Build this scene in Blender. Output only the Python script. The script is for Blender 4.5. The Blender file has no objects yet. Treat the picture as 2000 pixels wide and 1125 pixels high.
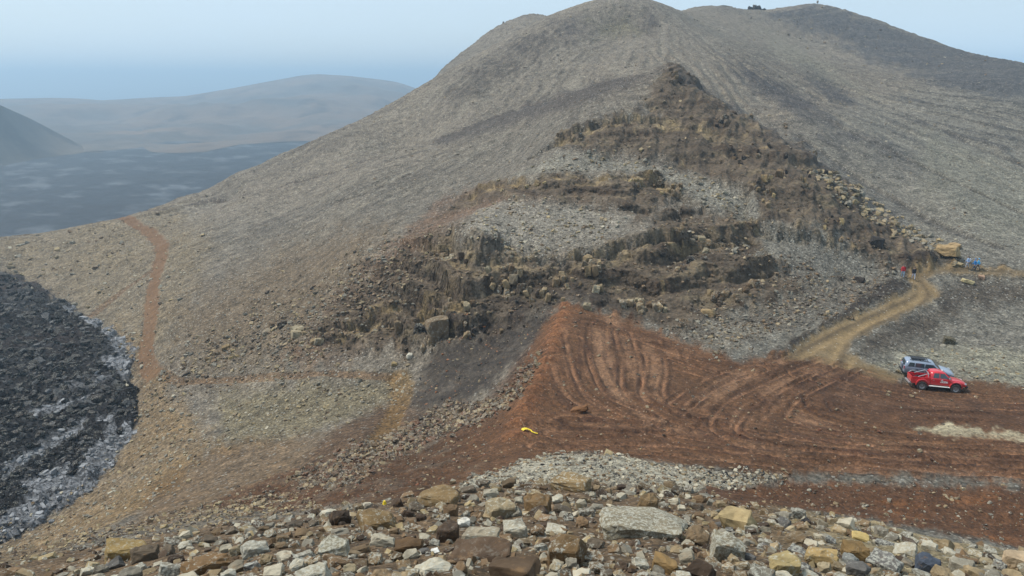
import bpy, bmesh, math, random, time
_t0 = time.time()
import numpy as np
from mathutils import Vector, Matrix, Euler

random.seed(7)
rng = np.random.default_rng(7)
scene = bpy.context.scene
COL = scene.collection

# ------------------------------------------------------------------ camera
FPX, PITCH, CZ = 1455.0, math.radians(15.8), 27.0      # focal length in photo pixels, tilt, eye height above the yard
CP, SP = math.cos(PITCH), math.sin(PITCH)
cam_d = bpy.data.cameras.new('camera')
cam = bpy.data.objects.new('camera', cam_d)
COL.objects.link(cam)
cam_d.sensor_width = 36.0
cam_d.lens = 36.0 * FPX / 2000.0
cam_d.clip_start = 0.1
cam_d.clip_end = 90000.0
cam.location = (0, 0, CZ)
cam.rotation_euler = (math.pi / 2 - PITCH, 0, 0)
scene.camera = cam

# ------------------------------------------------------------------ sky, sun, exposure
SUN_EL, SUN_AZ = math.radians(56), math.radians(-75)    # azimuth from +y towards +x (negative: from the left)
world = bpy.data.worlds.new('World')
scene.world = world
world.use_nodes = True
wn, wl = world.node_tree.nodes, world.node_tree.links
wn.clear()
w_out = wn.new('ShaderNodeOutputWorld')
w_bg = wn.new('ShaderNodeBackground')
w_sky = wn.new('ShaderNodeTexSky')
w_sky.sky_type = 'NISHITA'
w_sky.sun_disc = False
w_sky.sun_elevation = SUN_EL
w_sky.sun_rotation = SUN_AZ
w_sky.altitude = 200
w_sky.air_density = 1.0
w_sky.dust_density = 1.5
w_mix = wn.new('ShaderNodeMix')
w_mix.data_type = 'RGBA'
w_mix.inputs[7].default_value = (4.8, 5.9, 6.8, 1)       # thin even stratus over the blue
w_tc = wn.new('ShaderNodeTexCoord')
w_map = wn.new('ShaderNodeMapping')
w_map.inputs['Scale'].default_value = (1.4, 1.4, 7.0)
w_noise = wn.new('ShaderNodeTexNoise')
w_noise.inputs['Scale'].default_value = 1.6
w_noise.inputs['Detail'].default_value = 5
w_ramp = wn.new('ShaderNodeMapRange')
w_ramp.inputs['From Min'].default_value = 0.3
w_ramp.inputs['From Max'].default_value = 0.7
w_ramp.inputs['To Min'].default_value = 0.66
w_ramp.inputs['To Max'].default_value = 0.92
wl.new(w_tc.outputs['Generated'], w_map.inputs['Vector'])
wl.new(w_map.outputs['Vector'], w_noise.inputs['Vector'])
wl.new(w_noise.outputs['Fac'], w_ramp.inputs['Value'])
wl.new(w_ramp.outputs['Result'], w_mix.inputs[0])
wl.new(w_sky.outputs['Color'], w_mix.inputs[6])
wl.new(w_mix.outputs[2], w_bg.inputs['Color'])
w_bg.inputs['Strength'].default_value = 0.10
wl.new(w_bg.outputs['Background'], w_out.inputs['Surface'])

sun_d = bpy.data.lights.new('sun', 'SUN')
sun_d.energy = 2.9
sun_d.angle = math.radians(15)
sun_d.color = (1.0, 0.94, 0.85)
sun = bpy.data.objects.new('sun', sun_d)
COL.objects.link(sun)
_sd = Vector((math.sin(SUN_AZ) * math.cos(SUN_EL), math.cos(SUN_AZ) * math.cos(SUN_EL), math.sin(SUN_EL)))
sun.rotation_euler = _sd.to_track_quat('Z', 'Y').to_euler()
sun.location = (0, 0, 200)

vs = scene.view_settings
vs.view_transform = 'Standard'
vs.look = 'None'
vs.exposure = 0.56
vs.gamma = 1.0
vs.use_curve_mapping = False
scene.cycles.use_denoising = True
scene.cycles.max_bounces = 5
scene.cycles.diffuse_bounces = 3
scene.cycles.volume_bounces = 0
scene.cycles.transparent_max_bounces = 6

# ------------------------------------------------------------------ helpers
def lin(c):
    c = np.asarray(c, float) / 255.0
    return np.where(c <= 0.04045, c / 12.92, ((c + 0.055) / 1.055) ** 2.4)

ALB = 0.80
def C(r, g, b):                      # a colour as seen in even daylight -> base colour
    return lin((r, g, b)) * ALB * np.array([1.02, 1.0, 0.95])

def px_dir(px, py):
    dx, du = px - 1000.0, 562.5 - py
    return dx, FPX * CP + du * SP, du * CP - FPX * SP

def px_at(px, py):                   # azimuth and tangent of elevation of a view ray
    x, y, z = px_dir(px, py)
    h = math.hypot(x, y)
    return math.atan2(x, y), z / h

_gt = rng.uniform(0, 2 * np.pi, 65536)
_GT = (1.5 * (np.cos(_gt) + 1j * np.sin(_gt))).astype(np.complex64)
def noise2(x, y, seed=0):
    x = np.asarray(x, np.float32); y = np.asarray(y, np.float32)
    x0 = np.floor(x); y0 = np.floor(y)
    xf, yf = x - x0, y - y0
    xi = x0.astype(np.int32) + seed * 37; yi = y0.astype(np.int32) + seed * 101
    x1 = (xi + 1) & 255; xi &= 255; y1 = ((yi + 1) & 255) << 8; yi = (yi & 255) << 8
    u = xf * xf * xf * (xf * (xf * 6 - 15) + 10); v = yf * yf * yf * (yf * (yf * 6 - 15) + 10)
    xm, ym = xf - 1, yf - 1
    g = _GT[yi | xi]; a = g.real * xf + g.imag * yf
    g = _GT[yi | x1]; a += u * (g.real * xm + g.imag * yf - a)
    g = _GT[y1 | xi]; c = g.real * xf + g.imag * ym
    g = _GT[y1 | x1]; c += u * (g.real * xm + g.imag * ym - c)
    return a + v * (c - a)

def fbm(x, y, scale, octaves=4, seed=0, gain=0.5, ridged=False):
    s = np.zeros(np.broadcast(x, y).shape, np.float32); amp = 1.0; f = 1.0 / scale; tot = 0
    for o in range(octaves):
        n = noise2(x * f, y * f, seed + o * 7)
        if ridged:
            n = 1 - 2 * np.abs(n)
        s += n * amp; tot += amp
        amp *= gain; f *= 2.03
    return s / tot

def sstep(a, b, x):
    t = np.clip((x - a) / (b - a), 0, 1)
    return t * t * (3 - 2 * t)

def mesh_obj(name, verts, faces, mat=None, parent=None, cols=None, smooth=False, mats=None, fmat=None):
    me = bpy.data.meshes.new(name)
    if isinstance(faces, np.ndarray):
        n, k = faces.shape
        me.vertices.add(len(verts)); me.vertices.foreach_set('co', np.ascontiguousarray(verts, np.float32).ravel())
        me.loops.add(n * k); me.loops.foreach_set('vertex_index', np.ascontiguousarray(faces, np.int32).ravel())
        me.polygons.add(n)
        me.polygons.foreach_set('loop_start', np.arange(0, n * k, k, dtype=np.int32))
        me.polygons.foreach_set('loop_total', np.full(n, k, np.int32))
        me.update(calc_edges=True)
    else:
        me.from_pydata([tuple(v) for v in verts], [], faces)
    if cols is not None:
        at = me.color_attributes.new('Col', 'FLOAT_COLOR', 'POINT')
        c4 = np.ones((len(verts), 4), np.float32); c4[:, :3] = cols
        at.data.foreach_set('color', c4.ravel())
    if mats:
        for m in mats: me.materials.append(m)
    elif mat:
        me.materials.append(mat)
    if fmat is not None:
        me.polygons.foreach_set('material_index', np.asarray(fmat, np.int32))
    me.polygons.foreach_set('use_smooth', np.full(len(me.polygons), smooth))
    me.update()
    ob = bpy.data.objects.new(name, me)
    COL.objects.link(ob)
    if parent is not None:
        ob.parent = parent
    return ob

def tag(o, label=None, cat=None, group=None, kind=None):
    if label: o['label'] = label
    if cat: o['category'] = cat
    if group: o['group'] = group
    if kind: o['kind'] = kind
    return o

def empty(name, loc=(0, 0, 0), rot=(0, 0, 0)):
    o = bpy.data.objects.new(name, None)
    o.empty_display_size = 0.2
    COL.objects.link(o)
    o.location = loc; o.rotation_euler = rot
    return o

# ------------------------------------------------------------------ materials
def nmat(name):
    m = bpy.data.materials.new(name)
    m.use_nodes = True
    nt = m.node_tree
    b = nt.nodes['Principled BSDF']
    return m, nt, b

def N(nt, t, **kw):
    n = nt.nodes.new(t)
    for k, v in kw.items():
        if k in n.inputs.keys(): n.inputs[k].default_value = v
        else: setattr(n, k, v)
    return n

def ground_mat(name, grain=(0.25, 1.6), amp=0.55, speck=0.0, speck_scale=2.2, speck_col=(0.42, 0.41, 0.36), bump=0.5, bump_d=0.12, cells=None, rough=0.95, spec=0.25):
    """vertex base colour, broken up by grain at several sizes, pale and dark single stones, and fine relief"""
    m, nt, b = nmat(name)
    L = nt.links.new
    ca = N(nt, 'ShaderNodeVertexColor', layer_name='Col')
    tc = N(nt, 'ShaderNodeTexCoord')
    n1 = N(nt, 'ShaderNodeTexNoise', Scale=grain[0], Detail=9.0, Roughness=0.72)
    n2 = N(nt, 'ShaderNodeTexNoise', Scale=grain[1], Detail=8.0, Roughness=0.8)
    for n in (n1, n2): L(tc.outputs['Object'], n.inputs['Vector'])
    add = N(nt, 'ShaderNodeMath', operation='ADD'); L(n1.outputs['Fac'], add.inputs[0]); L(n2.outputs['Fac'], add.inputs[1])
    mr = N(nt, 'ShaderNodeMapRange')
    mr.inputs['From Min'].default_value = 0.72; mr.inputs['From Max'].default_value = 1.28
    mr.inputs['To Min'].default_value = 1 - amp; mr.inputs['To Max'].default_value = 1 + amp
    L(add.outputs[0], mr.inputs['Value'])
    mul = N(nt, 'ShaderNodeVectorMath', operation='SCALE')
    L(ca.outputs['Color'], mul.inputs[0]); L(mr.outputs['Result'], mul.inputs['Scale'])
    col = mul.outputs[0]
    if cells:                                   # single stones lighter or darker than their neighbours
        for cs_, ca_ in cells:
            vc = N(nt, 'ShaderNodeTexVoronoi', Scale=cs_); L(tc.outputs['Object'], vc.inputs['Vector'])
            sp_ = N(nt, 'ShaderNodeSeparateColor'); L(vc.outputs['Color'], sp_.inputs[0])
            mr2 = N(nt, 'ShaderNodeMapRange'); mr2.inputs['To Min'].default_value = 1 - ca_; mr2.inputs['To Max'].default_value = 1 + ca_
            L(sp_.outputs[2], mr2.inputs['Value'])
            m2 = N(nt, 'ShaderNodeVectorMath', operation='SCALE'); L(col, m2.inputs[0]); L(mr2.outputs['Result'], m2.inputs['Scale']); col = m2.outputs[0]
    v = N(nt, 'ShaderNodeTexVoronoi', Scale=speck_scale); L(tc.outputs['Object'], v.inputs['Vector'])
    if speck > 0:
        sep = N(nt, 'ShaderNodeSeparateColor'); L(v.outputs['Color'], sep.inputs[0])
        gt = N(nt, 'ShaderNodeMath', operation='GREATER_THAN'); gt.inputs[1].default_value = 1 - speck
        L(sep.outputs[0], gt.inputs[0])
        near = N(nt, 'ShaderNodeMath', operation='LESS_THAN'); near.inputs[1].default_value = 0.42
        L(v.outputs['Distance'], near.inputs[0])
        f = N(nt, 'ShaderNodeMath', operation='MULTIPLY'); L(gt.outputs[0], f.inputs[0]); L(near.outputs[0], f.inputs[1])
        f2 = N(nt, 'ShaderNodeMath', operation='MULTIPLY'); f2.inputs[1].default_value = 0.55; L(f.outputs[0], f2.inputs[0])
        mx = N(nt, 'ShaderNodeMix', data_type='RGBA'); L(f2.outputs[0], mx.inputs[0]); L(col, mx.inputs[6]); mx.inputs[7].default_value = (*speck_col, 1)
        col = mx.outputs[2]
        lt = N(nt, 'ShaderNodeMath', operation='LESS_THAN'); lt.inputs[1].default_value = speck * 1.3; L(sep.outputs[1], lt.inputs[0])
        f3 = N(nt, 'ShaderNodeMath', operation='MULTIPLY'); L(lt.outputs[0], f3.inputs[0]); L(near.outputs[0], f3.inputs[1])
        f4 = N(nt, 'ShaderNodeMath', operation='MULTIPLY'); f4.inputs[1].default_value = 0.6; L(f3.outputs[0], f4.inputs[0])
        mx2 = N(nt, 'ShaderNodeMix', data_type='RGBA'); L(f4.outputs[0], mx2.inputs[0]); L(col, mx2.inputs[6]); mx2.inputs[7].default_value = (0.035, 0.03, 0.028, 1)
        col = mx2.outputs[2]
    L(col, b.inputs['Base Color'])
    b.inputs['Roughness'].default_value = rough
    b.inputs['Specular IOR Level'].default_value = spec
    bp = N(nt, 'ShaderNodeBump', Strength=bump, Distance=bump_d)
    h = N(nt, 'ShaderNodeMath', operation='MULTIPLY_ADD'); h.inputs[1].default_value = -0.6
    L(v.outputs['Distance'], h.inputs[0]); L(n2.outputs['Fac'], h.inputs[2])
    L(h.outputs[0], bp.inputs['Height']); L(bp.outputs['Normal'], b.inputs['Normal'])
    return m

def rock_mat(name, source='object', lichen=0.35, scale=5.0, vary=True):
    """broken stone: base colour from the object (or the vertices), veins, rusty patches, pale crusty lichen"""
    m, nt, b = nmat(name)
    L = nt.links.new
    if source == 'object':
        s = N(nt, 'ShaderNodeObjectInfo'); base = s.outputs['Color']; rnd = s.outputs['Random']
    else:
        s = N(nt, 'ShaderNodeVertexColor', layer_name='Col'); base = s.outputs['Color']; rnd = None
    tc = N(nt, 'ShaderNodeTexCoord')
    geo = N(nt, 'ShaderNodeNewGeometry')
    vec = geo.outputs['Position']
    n1 = N(nt, 'ShaderNodeTexNoise', Scale=scale * 0.6, Detail=8.0, Roughness=0.7); L(vec, n1.inputs['Vector'])
    n2 = N(nt, 'ShaderNodeTexNoise', Scale=scale * 3.5, Detail=6.0, Roughness=0.75); L(vec, n2.inputs['Vector'])
    n3 = N(nt, 'ShaderNodeTexNoise', Scale=scale * 1.3, Detail=7.0, Roughness=0.65); L(vec, n3.inputs['Vector'])
    mr = N(nt, 'ShaderNodeMapRange'); mr.inputs['From Min'].default_value = 0.3; mr.inputs['From Max'].default_value = 0.7
    mr.inputs['To Min'].default_value = 0.55; mr.inputs['To Max'].default_value = 1.4
    L(n1.outputs['Fac'], mr.inputs['Value'])
    sc_ = N(nt, 'ShaderNodeVectorMath', operation='SCALE'); L(base, sc_.inputs[0]); L(mr.outputs['Result'], sc_.inputs['Scale'])
    rr = N(nt, 'ShaderNodeMapRange'); rr.inputs['From Min'].default_value = 0.58; rr.inputs['From Max'].default_value = 0.7; rr.inputs['To Max'].default_value = 0.45
    L(n3.outputs['Fac'], rr.inputs['Value'])
    mx = N(nt, 'ShaderNodeMix', data_type='RGBA'); L(rr.outputs['Result'], mx.inputs[0]); L(sc_.outputs[0], mx.inputs[6]); mx.inputs[7].default_value = (0.22, 0.13, 0.06, 1)
    # lichen crust
    n4 = N(nt, 'ShaderNodeTexNoise', Scale=scale * 2.6, Detail=10.0, Roughness=0.74, Distortion=0.3)
    off = N(nt, 'ShaderNodeVectorMath', operation='ADD'); off.inputs[1].default_value = (17.3, 5.1, 9.7); L(vec, off.inputs[0]); L(off.outputs[0], n4.inputs['Vector'])
    lr = N(nt, 'ShaderNodeMapRange'); lr.inputs['From Min'].default_value = 0.60 - 0.22 * lichen; lr.inputs['From Max'].default_value = 0.66 - 0.20 * lichen
    L(n4.outputs['Fac'], lr.inputs['Value'])
    if rnd is not None and vary:
        rm = N(nt, 'ShaderNodeMapRange'); rm.inputs['From Min'].default_value = 0.25; rm.inputs['From Max'].default_value = 0.85; L(rnd, rm.inputs['Value'])
        fm = N(nt, 'ShaderNodeMath', operation='MULTIPLY'); L(lr.outputs['Result'], fm.inputs[0]); L(rm.outputs['Result'], fm.inputs[1]); lf = fm.outputs[0]
    else:
        lf = lr.outputs['Result']
    lf2 = N(nt, 'ShaderNodeMath', operation='MULTIPLY'); lf2.inputs[1].default_value = 0.7; L(lf, lf2.inputs[0])
    lc = N(nt, 'ShaderNodeMix', data_type='RGBA'); L(n2.outputs['Fac'], lc.inputs[0]); lc.inputs[6].default_value = (0.22, 0.22, 0.17, 1); lc.inputs[7].default_value = (0.56, 0.55, 0.48, 1)
    mx2 = N(nt, 'ShaderNodeMix', data_type='RGBA'); L(lf2.outputs[0], mx2.inputs[0]); L(mx.outputs[2], mx2.inputs[6]); L(lc.outputs[2], mx2.inputs[7])
    L(mx2.outputs[2], b.inputs['Base Color'])
    b.inputs['Roughness'].default_value = 0.9
    b.inputs['Specular IOR Level'].default_value = 0.25
    bp = N(nt, 'ShaderNodeBump', Strength=0.55, Distance=0.03)
    ha = N(nt, 'ShaderNodeMath', operation='MULTIPLY_ADD'); ha.inputs[1].default_value = 0.5; L(n2.outputs['Fac'], ha.inputs[0]); L(n1.outputs['Fac'], ha.inputs[2])
    L(ha.outputs[0], bp.inputs['Height']); L(bp.outputs['Normal'], b.inputs['Normal'])
    return m

def plain_mat(name, col, rough=0.6, metal=0.0, spec=0.5, coat=0.0, wear=0.08, scale=8.0, dirt=None):
    m, nt, b = nmat(name)
    L = nt.links.new
    tc = N(nt, 'ShaderNodeTexCoord')
    n = N(nt, 'ShaderNodeTexNoise', Scale=scale, Detail=5.0); L(tc.outputs['Object'], n.inputs['Vector'])
    mr = N(nt, 'ShaderNodeMapRange'); mr.inputs['To Min'].default_value = 1 - wear * 2; mr.inputs['To Max'].default_value = 1 + wear * 2
    L(n.outputs['Fac'], mr.inputs['Value'])
    sc_ = N(nt, 'ShaderNodeVectorMath', operation='SCALE'); sc_.inputs[0].default_value = col[:3]; L(mr.outputs['Result'], sc_.inputs['Scale'])
    out = sc_.outputs[0]
    if dirt:                           # dust thrown up from below
        sep = N(nt, 'ShaderNodeSeparateXYZ'); L(tc.outputs['Object'], sep.inputs[0])
        dr = N(nt, 'ShaderNodeMapRange'); dr.inputs['From Min'].default_value = dirt[0]; dr.inputs['From Max'].default_value = dirt[1]
        dr.inputs['To Min'].default_value = 0.7; dr.inputs['To Max'].default_value = 0.0
        L(sep.outputs[2], dr.inputs['Value'])
        mm = N(nt, 'ShaderNodeMath', operation='MULTIPLY'); L(dr.outputs['Result'], mm.inputs[0]); L(n.outputs['Fac'], mm.inputs[1])
        mx = N(nt, 'ShaderNodeMix', data_type='RGBA'); L(mm.outputs[0], mx.inputs[0]); L(out, mx.inputs[6]); mx.inputs[7].default_value = (0.16, 0.10, 0.065, 1)
        out = mx.outputs[2]
    L(out, b.inputs['Base Color'])
    b.inputs['Roughness'].default_value = rough
    b.inputs['Metallic'].default_value = metal
    b.inputs['Specular IOR Level'].default_value = spec
    b.inputs['Coat Weight'].default_value = coat
    return m

M = {}
M['scree'] = ground_mat('scree', grain=(0.5, 2.4), amp=0.72, speck=0.10, speck_scale=3.2, cells=((2.4, .28), (6.0, .36)), bump=1.0, bump_d=0.3)
M['slope'] = ground_mat('stony_soil', grain=(0.6, 4.0), amp=0.6, speck=0.14, speck_scale=9.0, cells=((7.0, .35), (18.0, .35)), bump=1.0, bump_d=0.08)
M['dirt'] = ground_mat('red_dirt', grain=(0.5, 3.0), amp=0.5, speck=0.02, speck_scale=6.0, speck_col=(0.34, 0.25, 0.18), cells=((3.0, .22), (7.0, .28)), bump=0.9, bump_d=0.12)
M['road'] = ground_mat('packed_gravel', grain=(0.6, 3.0), amp=0.35, speck=0.02, speck_scale=5.0, cells=((4.0, .16), (9.0, .2)), bump=0.4, bump_d=0.05)
M['lava'] = ground_mat('lava_crust', grain=(0.4, 2.2), amp=0.6, speck=0.0, speck_scale=1.4, bump=0.9, bump_d=0.3, rough=0.62, spec=0.45)
def lava_mat():
    m = ground_mat('lava_crust', grain=(0.5, 2.6), amp=0.65, speck=0.0, speck_scale=1.2, cells=((0.9, .34), (2.4, .34)), bump=1.0, bump_d=0.5, rough=0.75, spec=0.3)
    nt = m.node_tree; L = nt.links.new; b = nt.nodes['Principled BSDF']
    tc = N(nt, 'ShaderNodeTexCoord'); ns = N(nt, 'ShaderNodeTexNoise', Scale=0.6, Detail=4.0); L(tc.outputs['Object'], ns.inputs['Vector'])
    mx = N(nt, 'ShaderNodeVectorMath', operation='MULTIPLY_ADD'); L(ns.outputs['Color'], mx.inputs[0]); mx.inputs[1].default_value = (2.2, 2.2, 2.2); L(tc.outputs['Object'], mx.inputs[2])
    vo = N(nt, 'ShaderNodeTexVoronoi', Scale=0.75, feature='DISTANCE_TO_EDGE'); L(mx.outputs[0], vo.inputs['Vector'])
    cr = N(nt, 'ShaderNodeMapRange'); cr.inputs['From Max'].default_value = 0.10; cr.inputs['To Min'].default_value = 0.45; cr.inputs['To Max'].default_value = 1.0; L(vo.outputs['Distance'], cr.inputs['Value'])  # crevice shade put into the colour along the crust cracks
    src = b.inputs['Base Color'].links[0].from_socket
    sc_ = N(nt, 'ShaderNodeVectorMath', operation='SCALE'); L(src, sc_.inputs[0]); L(cr.outputs['Result'], sc_.inputs['Scale']); L(sc_.outputs[0], b.inputs['Base Color'])
    bp = N(nt, 'ShaderNodeBump', Strength=0.8, Distance=0.4); L(cr.outputs['Result'], bp.inputs['Height']); L(b.inputs['Normal'].links[0].from_socket, bp.inputs['Normal']); L(bp.outputs['Normal'], b.inputs['Normal'])
    return m
M['lava'] = lava_mat()
M['bedrock'] = ground_mat('bedrock', grain=(0.45, 2.0), amp=0.7, speck=0.0, speck_scale=2.6, cells=((3.4, .22),), bump=0.9, bump_d=0.25)
M['far'] = ground_mat('far_moor', grain=(0.01, 0.05), amp=0.35, speck=0.0, speck_scale=0.03, bump=0.4, bump_d=5.0)
M['farlava'] = ground_mat('far_lava', grain=(0.02, 0.09), amp=0.6, speck=0.0, speck_scale=0.05, bump=0.6, bump_d=3.0, rough=0.7)
M['rock'] = rock_mat('boulder_stone', 'object', 0.32, 4.0)
M['lichen_rock'] = rock_mat('lichen_stone', 'object', 0.55, 6.5, False)
M['bare_rock'] = rock_mat('bare_stone', 'object', 0.05, 4.0)
M['cliff_rock'] = rock_mat('cliff_stone', 'object', 0.35, 1.2)
M['rubble'] = rock_mat('rubble_stone', 'vertex', 0.30, 3.0)

# ------------------------------------------------------------------ the lie of the land: surveyed points (photo pixel x, y, ground distance in m)
NEAR = [(-400,1180,24),(-250,1150,24),(0,1125,20),(250,1125,14),(500,1125,10),(750,1125,8.5),(1000,1125,8),(1250,1125,8.5),(1500,1125,9.5),(1750,1125,12),(2000,1125,16),(2300,1160,20),
 (210,1060,27),(360,1042,24),(500,1020,22),(600,1005,21.5),(700,985,22),(800,962,25),(900,935,28),(1000,1000,16.5),(1300,1000,18),(1150,1030,14),(1500,1050,14.5),(1750,1075,17),(1300,930,38),(1100,905,35),(1200,910,37),(1000,925,30),(1400,962,30),(1500,985,28),
 (1600,1002,27),(1700,1025,26),(1800,1050,26),(2000,1085,27),(2300,1120,30)]
ZP = [  # pixel x, y, height relative to the eye
 (1700,990,-25.4),(2000,1050,-25.6),(1850,1010,-25.4),(1500,962,-25.3),(2000,960,-25.3),(1600,975,-25.3),(2300,1030,-25.6),(2300,960,-25.6),
 (1500,930,-25.0),(1750,935,-25.3),(2000,940,-25.5),(2000,850,-27.0),(1750,850,-26.8),(1500,850,-26.2),(1250,850,-25.5),(1030,855,-25.0),(1250,750,-26.5),(1500,750,-27.3),(1380,780,-26.6),
 (1300,690,-27.2),(1825,768,-28.3),(2000,765,-28.3),(2300,800,-28.3),(1650,705,-28.0),(1200,650,-27.2),(1105,594,-26.3),(1010,880,-24.6),(1100,888,-24.3),(1250,900,-24.5),(1400,915,-24.8),(1140,700,-26.5),(1090,760,-26.0),(1060,800,-25.7),
 (1070,660,-26.6),(1040,740,-26.2),(1015,800,-25.6),
 (1600,655,-28.0),(1750,600,-27.8),(1820,572,-27.5),(1783,545,-27.0),(1860,528,-26.5),(2000,528,-26.0),(2300,530,-26.0),(1680,630,-27.9),
 (1800,645,-29.5),(2000,640,-29),(2000,730,-28.8),(1750,690,-29),(1900,700,-29),(2300,650,-29),(1900,570,-28.0),(2000,580,-28.2),(1480,690,-27.6),
 (272,760,-47.0),(0,1060,-47.0),(100,1010,-47),(250,850,-47),(0,900,-47),(0,750,-47),(0,640,-47),(150,700,-47),(140,600,-47),(0,535,-47),(-400,1000,-47),(-400,800,-47),(-400,650,-47),(215,915,-47),(-300,1090,-46)]
RP = [ # pixel x, y, ground distance
 (2000,480,135),(1870,502,124),(1930,490,130),(2000,400,165),(1850,400,152),(1720,400,150),(1700,300,178),(2000,300,210),(1850,300,195),(2000,200,280),(2000,127,370),(1900,107,400),(1800,75,430),(1700,37,450),(1620,10,465),(1590,5,465),(1540,12,462),(1500,18,455),(1440,18,440),(1415,14,435),(1400,17,435),(1335,19,430),
 (1550,225,195),(1600,300,172),(1700,150,300),(1500,100,300),(1500,200,215),(1400,130,240),(1400,60,320),(1600,80,380),(1800,150,330),(2300,250,330),(2300,400,200),(2300,190,420),(1600,200,235),
 (1200,-2,310),(1130,10,315),(1250,0,312),(1290,12,315),(1070,34,305),(1000,68,300),(940,105,296),(870,143,290),(800,181,285),(750,209,280),(650,257,272),(550,302,265),(450,343,260),(350,386,255),(285,412,248),(240,425,245),(150,440,246),(0,464,248),(-300,500,250),
 (1060,28,430),(983,46,425),(950,66,415),(900,106,400),(860,140,390),
 (1200,60,290),(1100,120,255),(1000,135,262),(900,195,242),(1250,110,240),(1340,100,255),(1200,120,232),(700,290,226),(500,360,235),
 (600,450,160),(400,550,150),(600,600,115),(300,650,138),(300,740,118),(600,722,97),(450,742,107),(780,742,87),(600,800,86),(450,850,84),(300,900,87),(700,650,101),(400,650,127),(500,550,140),(450,450,185),(300,500,185),(150,520,205),(220,600,168),(100,490,225),(350,430,228),
 (150,1050,55),(0,1090,50),(400,1000,48),(500,950,56),(700,930,46),(700,850,64),(800,800,77),(850,880,53),(900,820,63),(1000,762,64),(960,720,77),(900,700,84),(870,740,81),(1050,642,82.5),(950,650,89),(600,900,62),(300,1000,62),(780,900,53),(560,975,50),(850,930,42),(650,975,42),(760,955,40),(930,890,47),
 (880,652,90),(1100,582,89.5),(930,505,96.5),(1040,510,96),(1150,502,96.5),(1260,480,99),(1000,430,108),(1250,430,109),(1000,392,117),(1150,400,115),(1200,350,121),(1080,352,122),(1350,340,130),(1200,315,133),(1200,270,139),(1120,280,138),(1400,300,138),(1400,232,150),(1300,240,147),(1320,127,172),
 (1100,200,170),(1150,167,184),(1000,217,195),(900,255,200),(800,287,205),(620,345,214),(450,390,224),(1230,145,178),
 (1400,200,166),(1500,257,155),(1600,322,148),(1700,402,138),(1800,472,128),(1500,400,122),(1600,450,117),(1500,500,107),(1350,520,99),(1650,550,108),(1300,600,88.5),(1500,600,93),(1400,650,82),(1400,450,111),(1250,560,93),(1200,570,91.5),(1600,600,96),(1720,530,114),(1330,395,119),(1450,350,129),
 (850,470,110),(700,500,120),(800,550,104),(650,650,103),(750,640,98),(830,592,99),(700,350,178),(900,350,155),(900,420,126),(1000,300,160),(800,400,150),(600,520,138),(780,690,92),(500,650,117),(560,700,103)]
HID = [ # azimuth from pixel x, distance, tangent of elevation: ground hidden behind crests
 (1000,3,-0.98),(0,3,-0.98),(2000,3,-0.98),(-400,3,-.98),(2300,3,-.98),(500,3,-.98),(1500,3,-.98),
 (1320,192,-0.004),(1400,182,-0.05),(1500,170,-.083),(1600,160,-.12),(1700,144,-.158),(1800,133,-.195),
 (1150,205,-.02),(1000,214,-.052),(800,224,-.098),(450,240,-.153),
 (1200,420,.03),(1000,355,.035),(900,340,.01),(750,350,-.09),(550,330,-.17),(350,310,-.22),(240,300,-.225),(0,300,-.235),(-300,300,-.25),
 (750,500,-.2),(350,500,-.29),(0,500,-.29),(-300,500,-.29),(1000,600,0),(1600,640,.02),(2000,520,-.03),(2300,600,-.03),(1300,600,.02),(750,650,-.22),(350,650,-.22),(0,650,-.22),
 (1600,35,-.605),(1800,35,-.60),(2000,36,-.57),(1450,36,-.59),(500,32,-.622),(700,30,-.62),(210,38,-.592),(900,36,-.59)]
_cp = []
for px, py, r in NEAR + RP:
    a, t = px_at(px, py); _cp.append((a, r, t))
for px, py, z in ZP:
    a, t = px_at(px, py); _cp.append((a, z / t, t))
for px, r, t in HID:
    a, _ = px_at(px, 500); _cp.append((a, r, t))
_cp = np.array(_cp)
_q = np.stack([_cp[:, 0] * 2.2, np.log(_cp[:, 1])], 1)
def _phi(d2):
    return d2 * np.log(d2 + 1e-12)
_n = len(_q)
_K = _phi(((_q[:, None] - _q[None]) ** 2).sum(-1)) + np.eye(_n) * 0.0015
_A = np.zeros((_n + 3, _n + 3)); _A[:_n, :_n] = _K
_A[:_n, _n] = 1; _A[:_n, _n + 1:] = _q; _A[_n, :_n] = 1; _A[_n + 1:, :_n] = _q.T
_w = np.linalg.solve(_A, np.concatenate([_cp[:, 2], np.zeros(3)]))
def survey(az, lr):
    sh = az.shape; a = az.ravel() * 2.2; l = lr.ravel(); out = np.empty(a.size)
    for i in range(0, a.size, 60000):
        s = slice(i, i + 60000)
        d2 = (a[s, None] - _q[None, :, 0]) ** 2 + (l[s, None] - _q[None, :, 1]) ** 2
        out[s] = _phi(d2) @ _w[:_n] + _w[_n] + _w[_n + 1] * a[s] + _w[_n + 2] * l[s]
    return out.reshape(sh)

def _seg(a, b, n): return list(np.linspace(a, b, n, endpoint=False))
AZ = np.radians(np.array(_seg(-54, -40, 40) + _seg(-40, 40, 820) + _seg(40, 54, 41)))
RR = np.array(_seg(3, 7, 8) + _seg(7, 16, 50) + _seg(16, 60, 170) + _seg(60, 84, 110) + _seg(84, 126, 330) + _seg(126, 180, 180) + _seg(180, 320, 150) + _seg(320, 500, 70) + _seg(500, 660, 14))
LR = np.log(RR)
NA, NR = len(AZ), len(RR)
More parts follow.
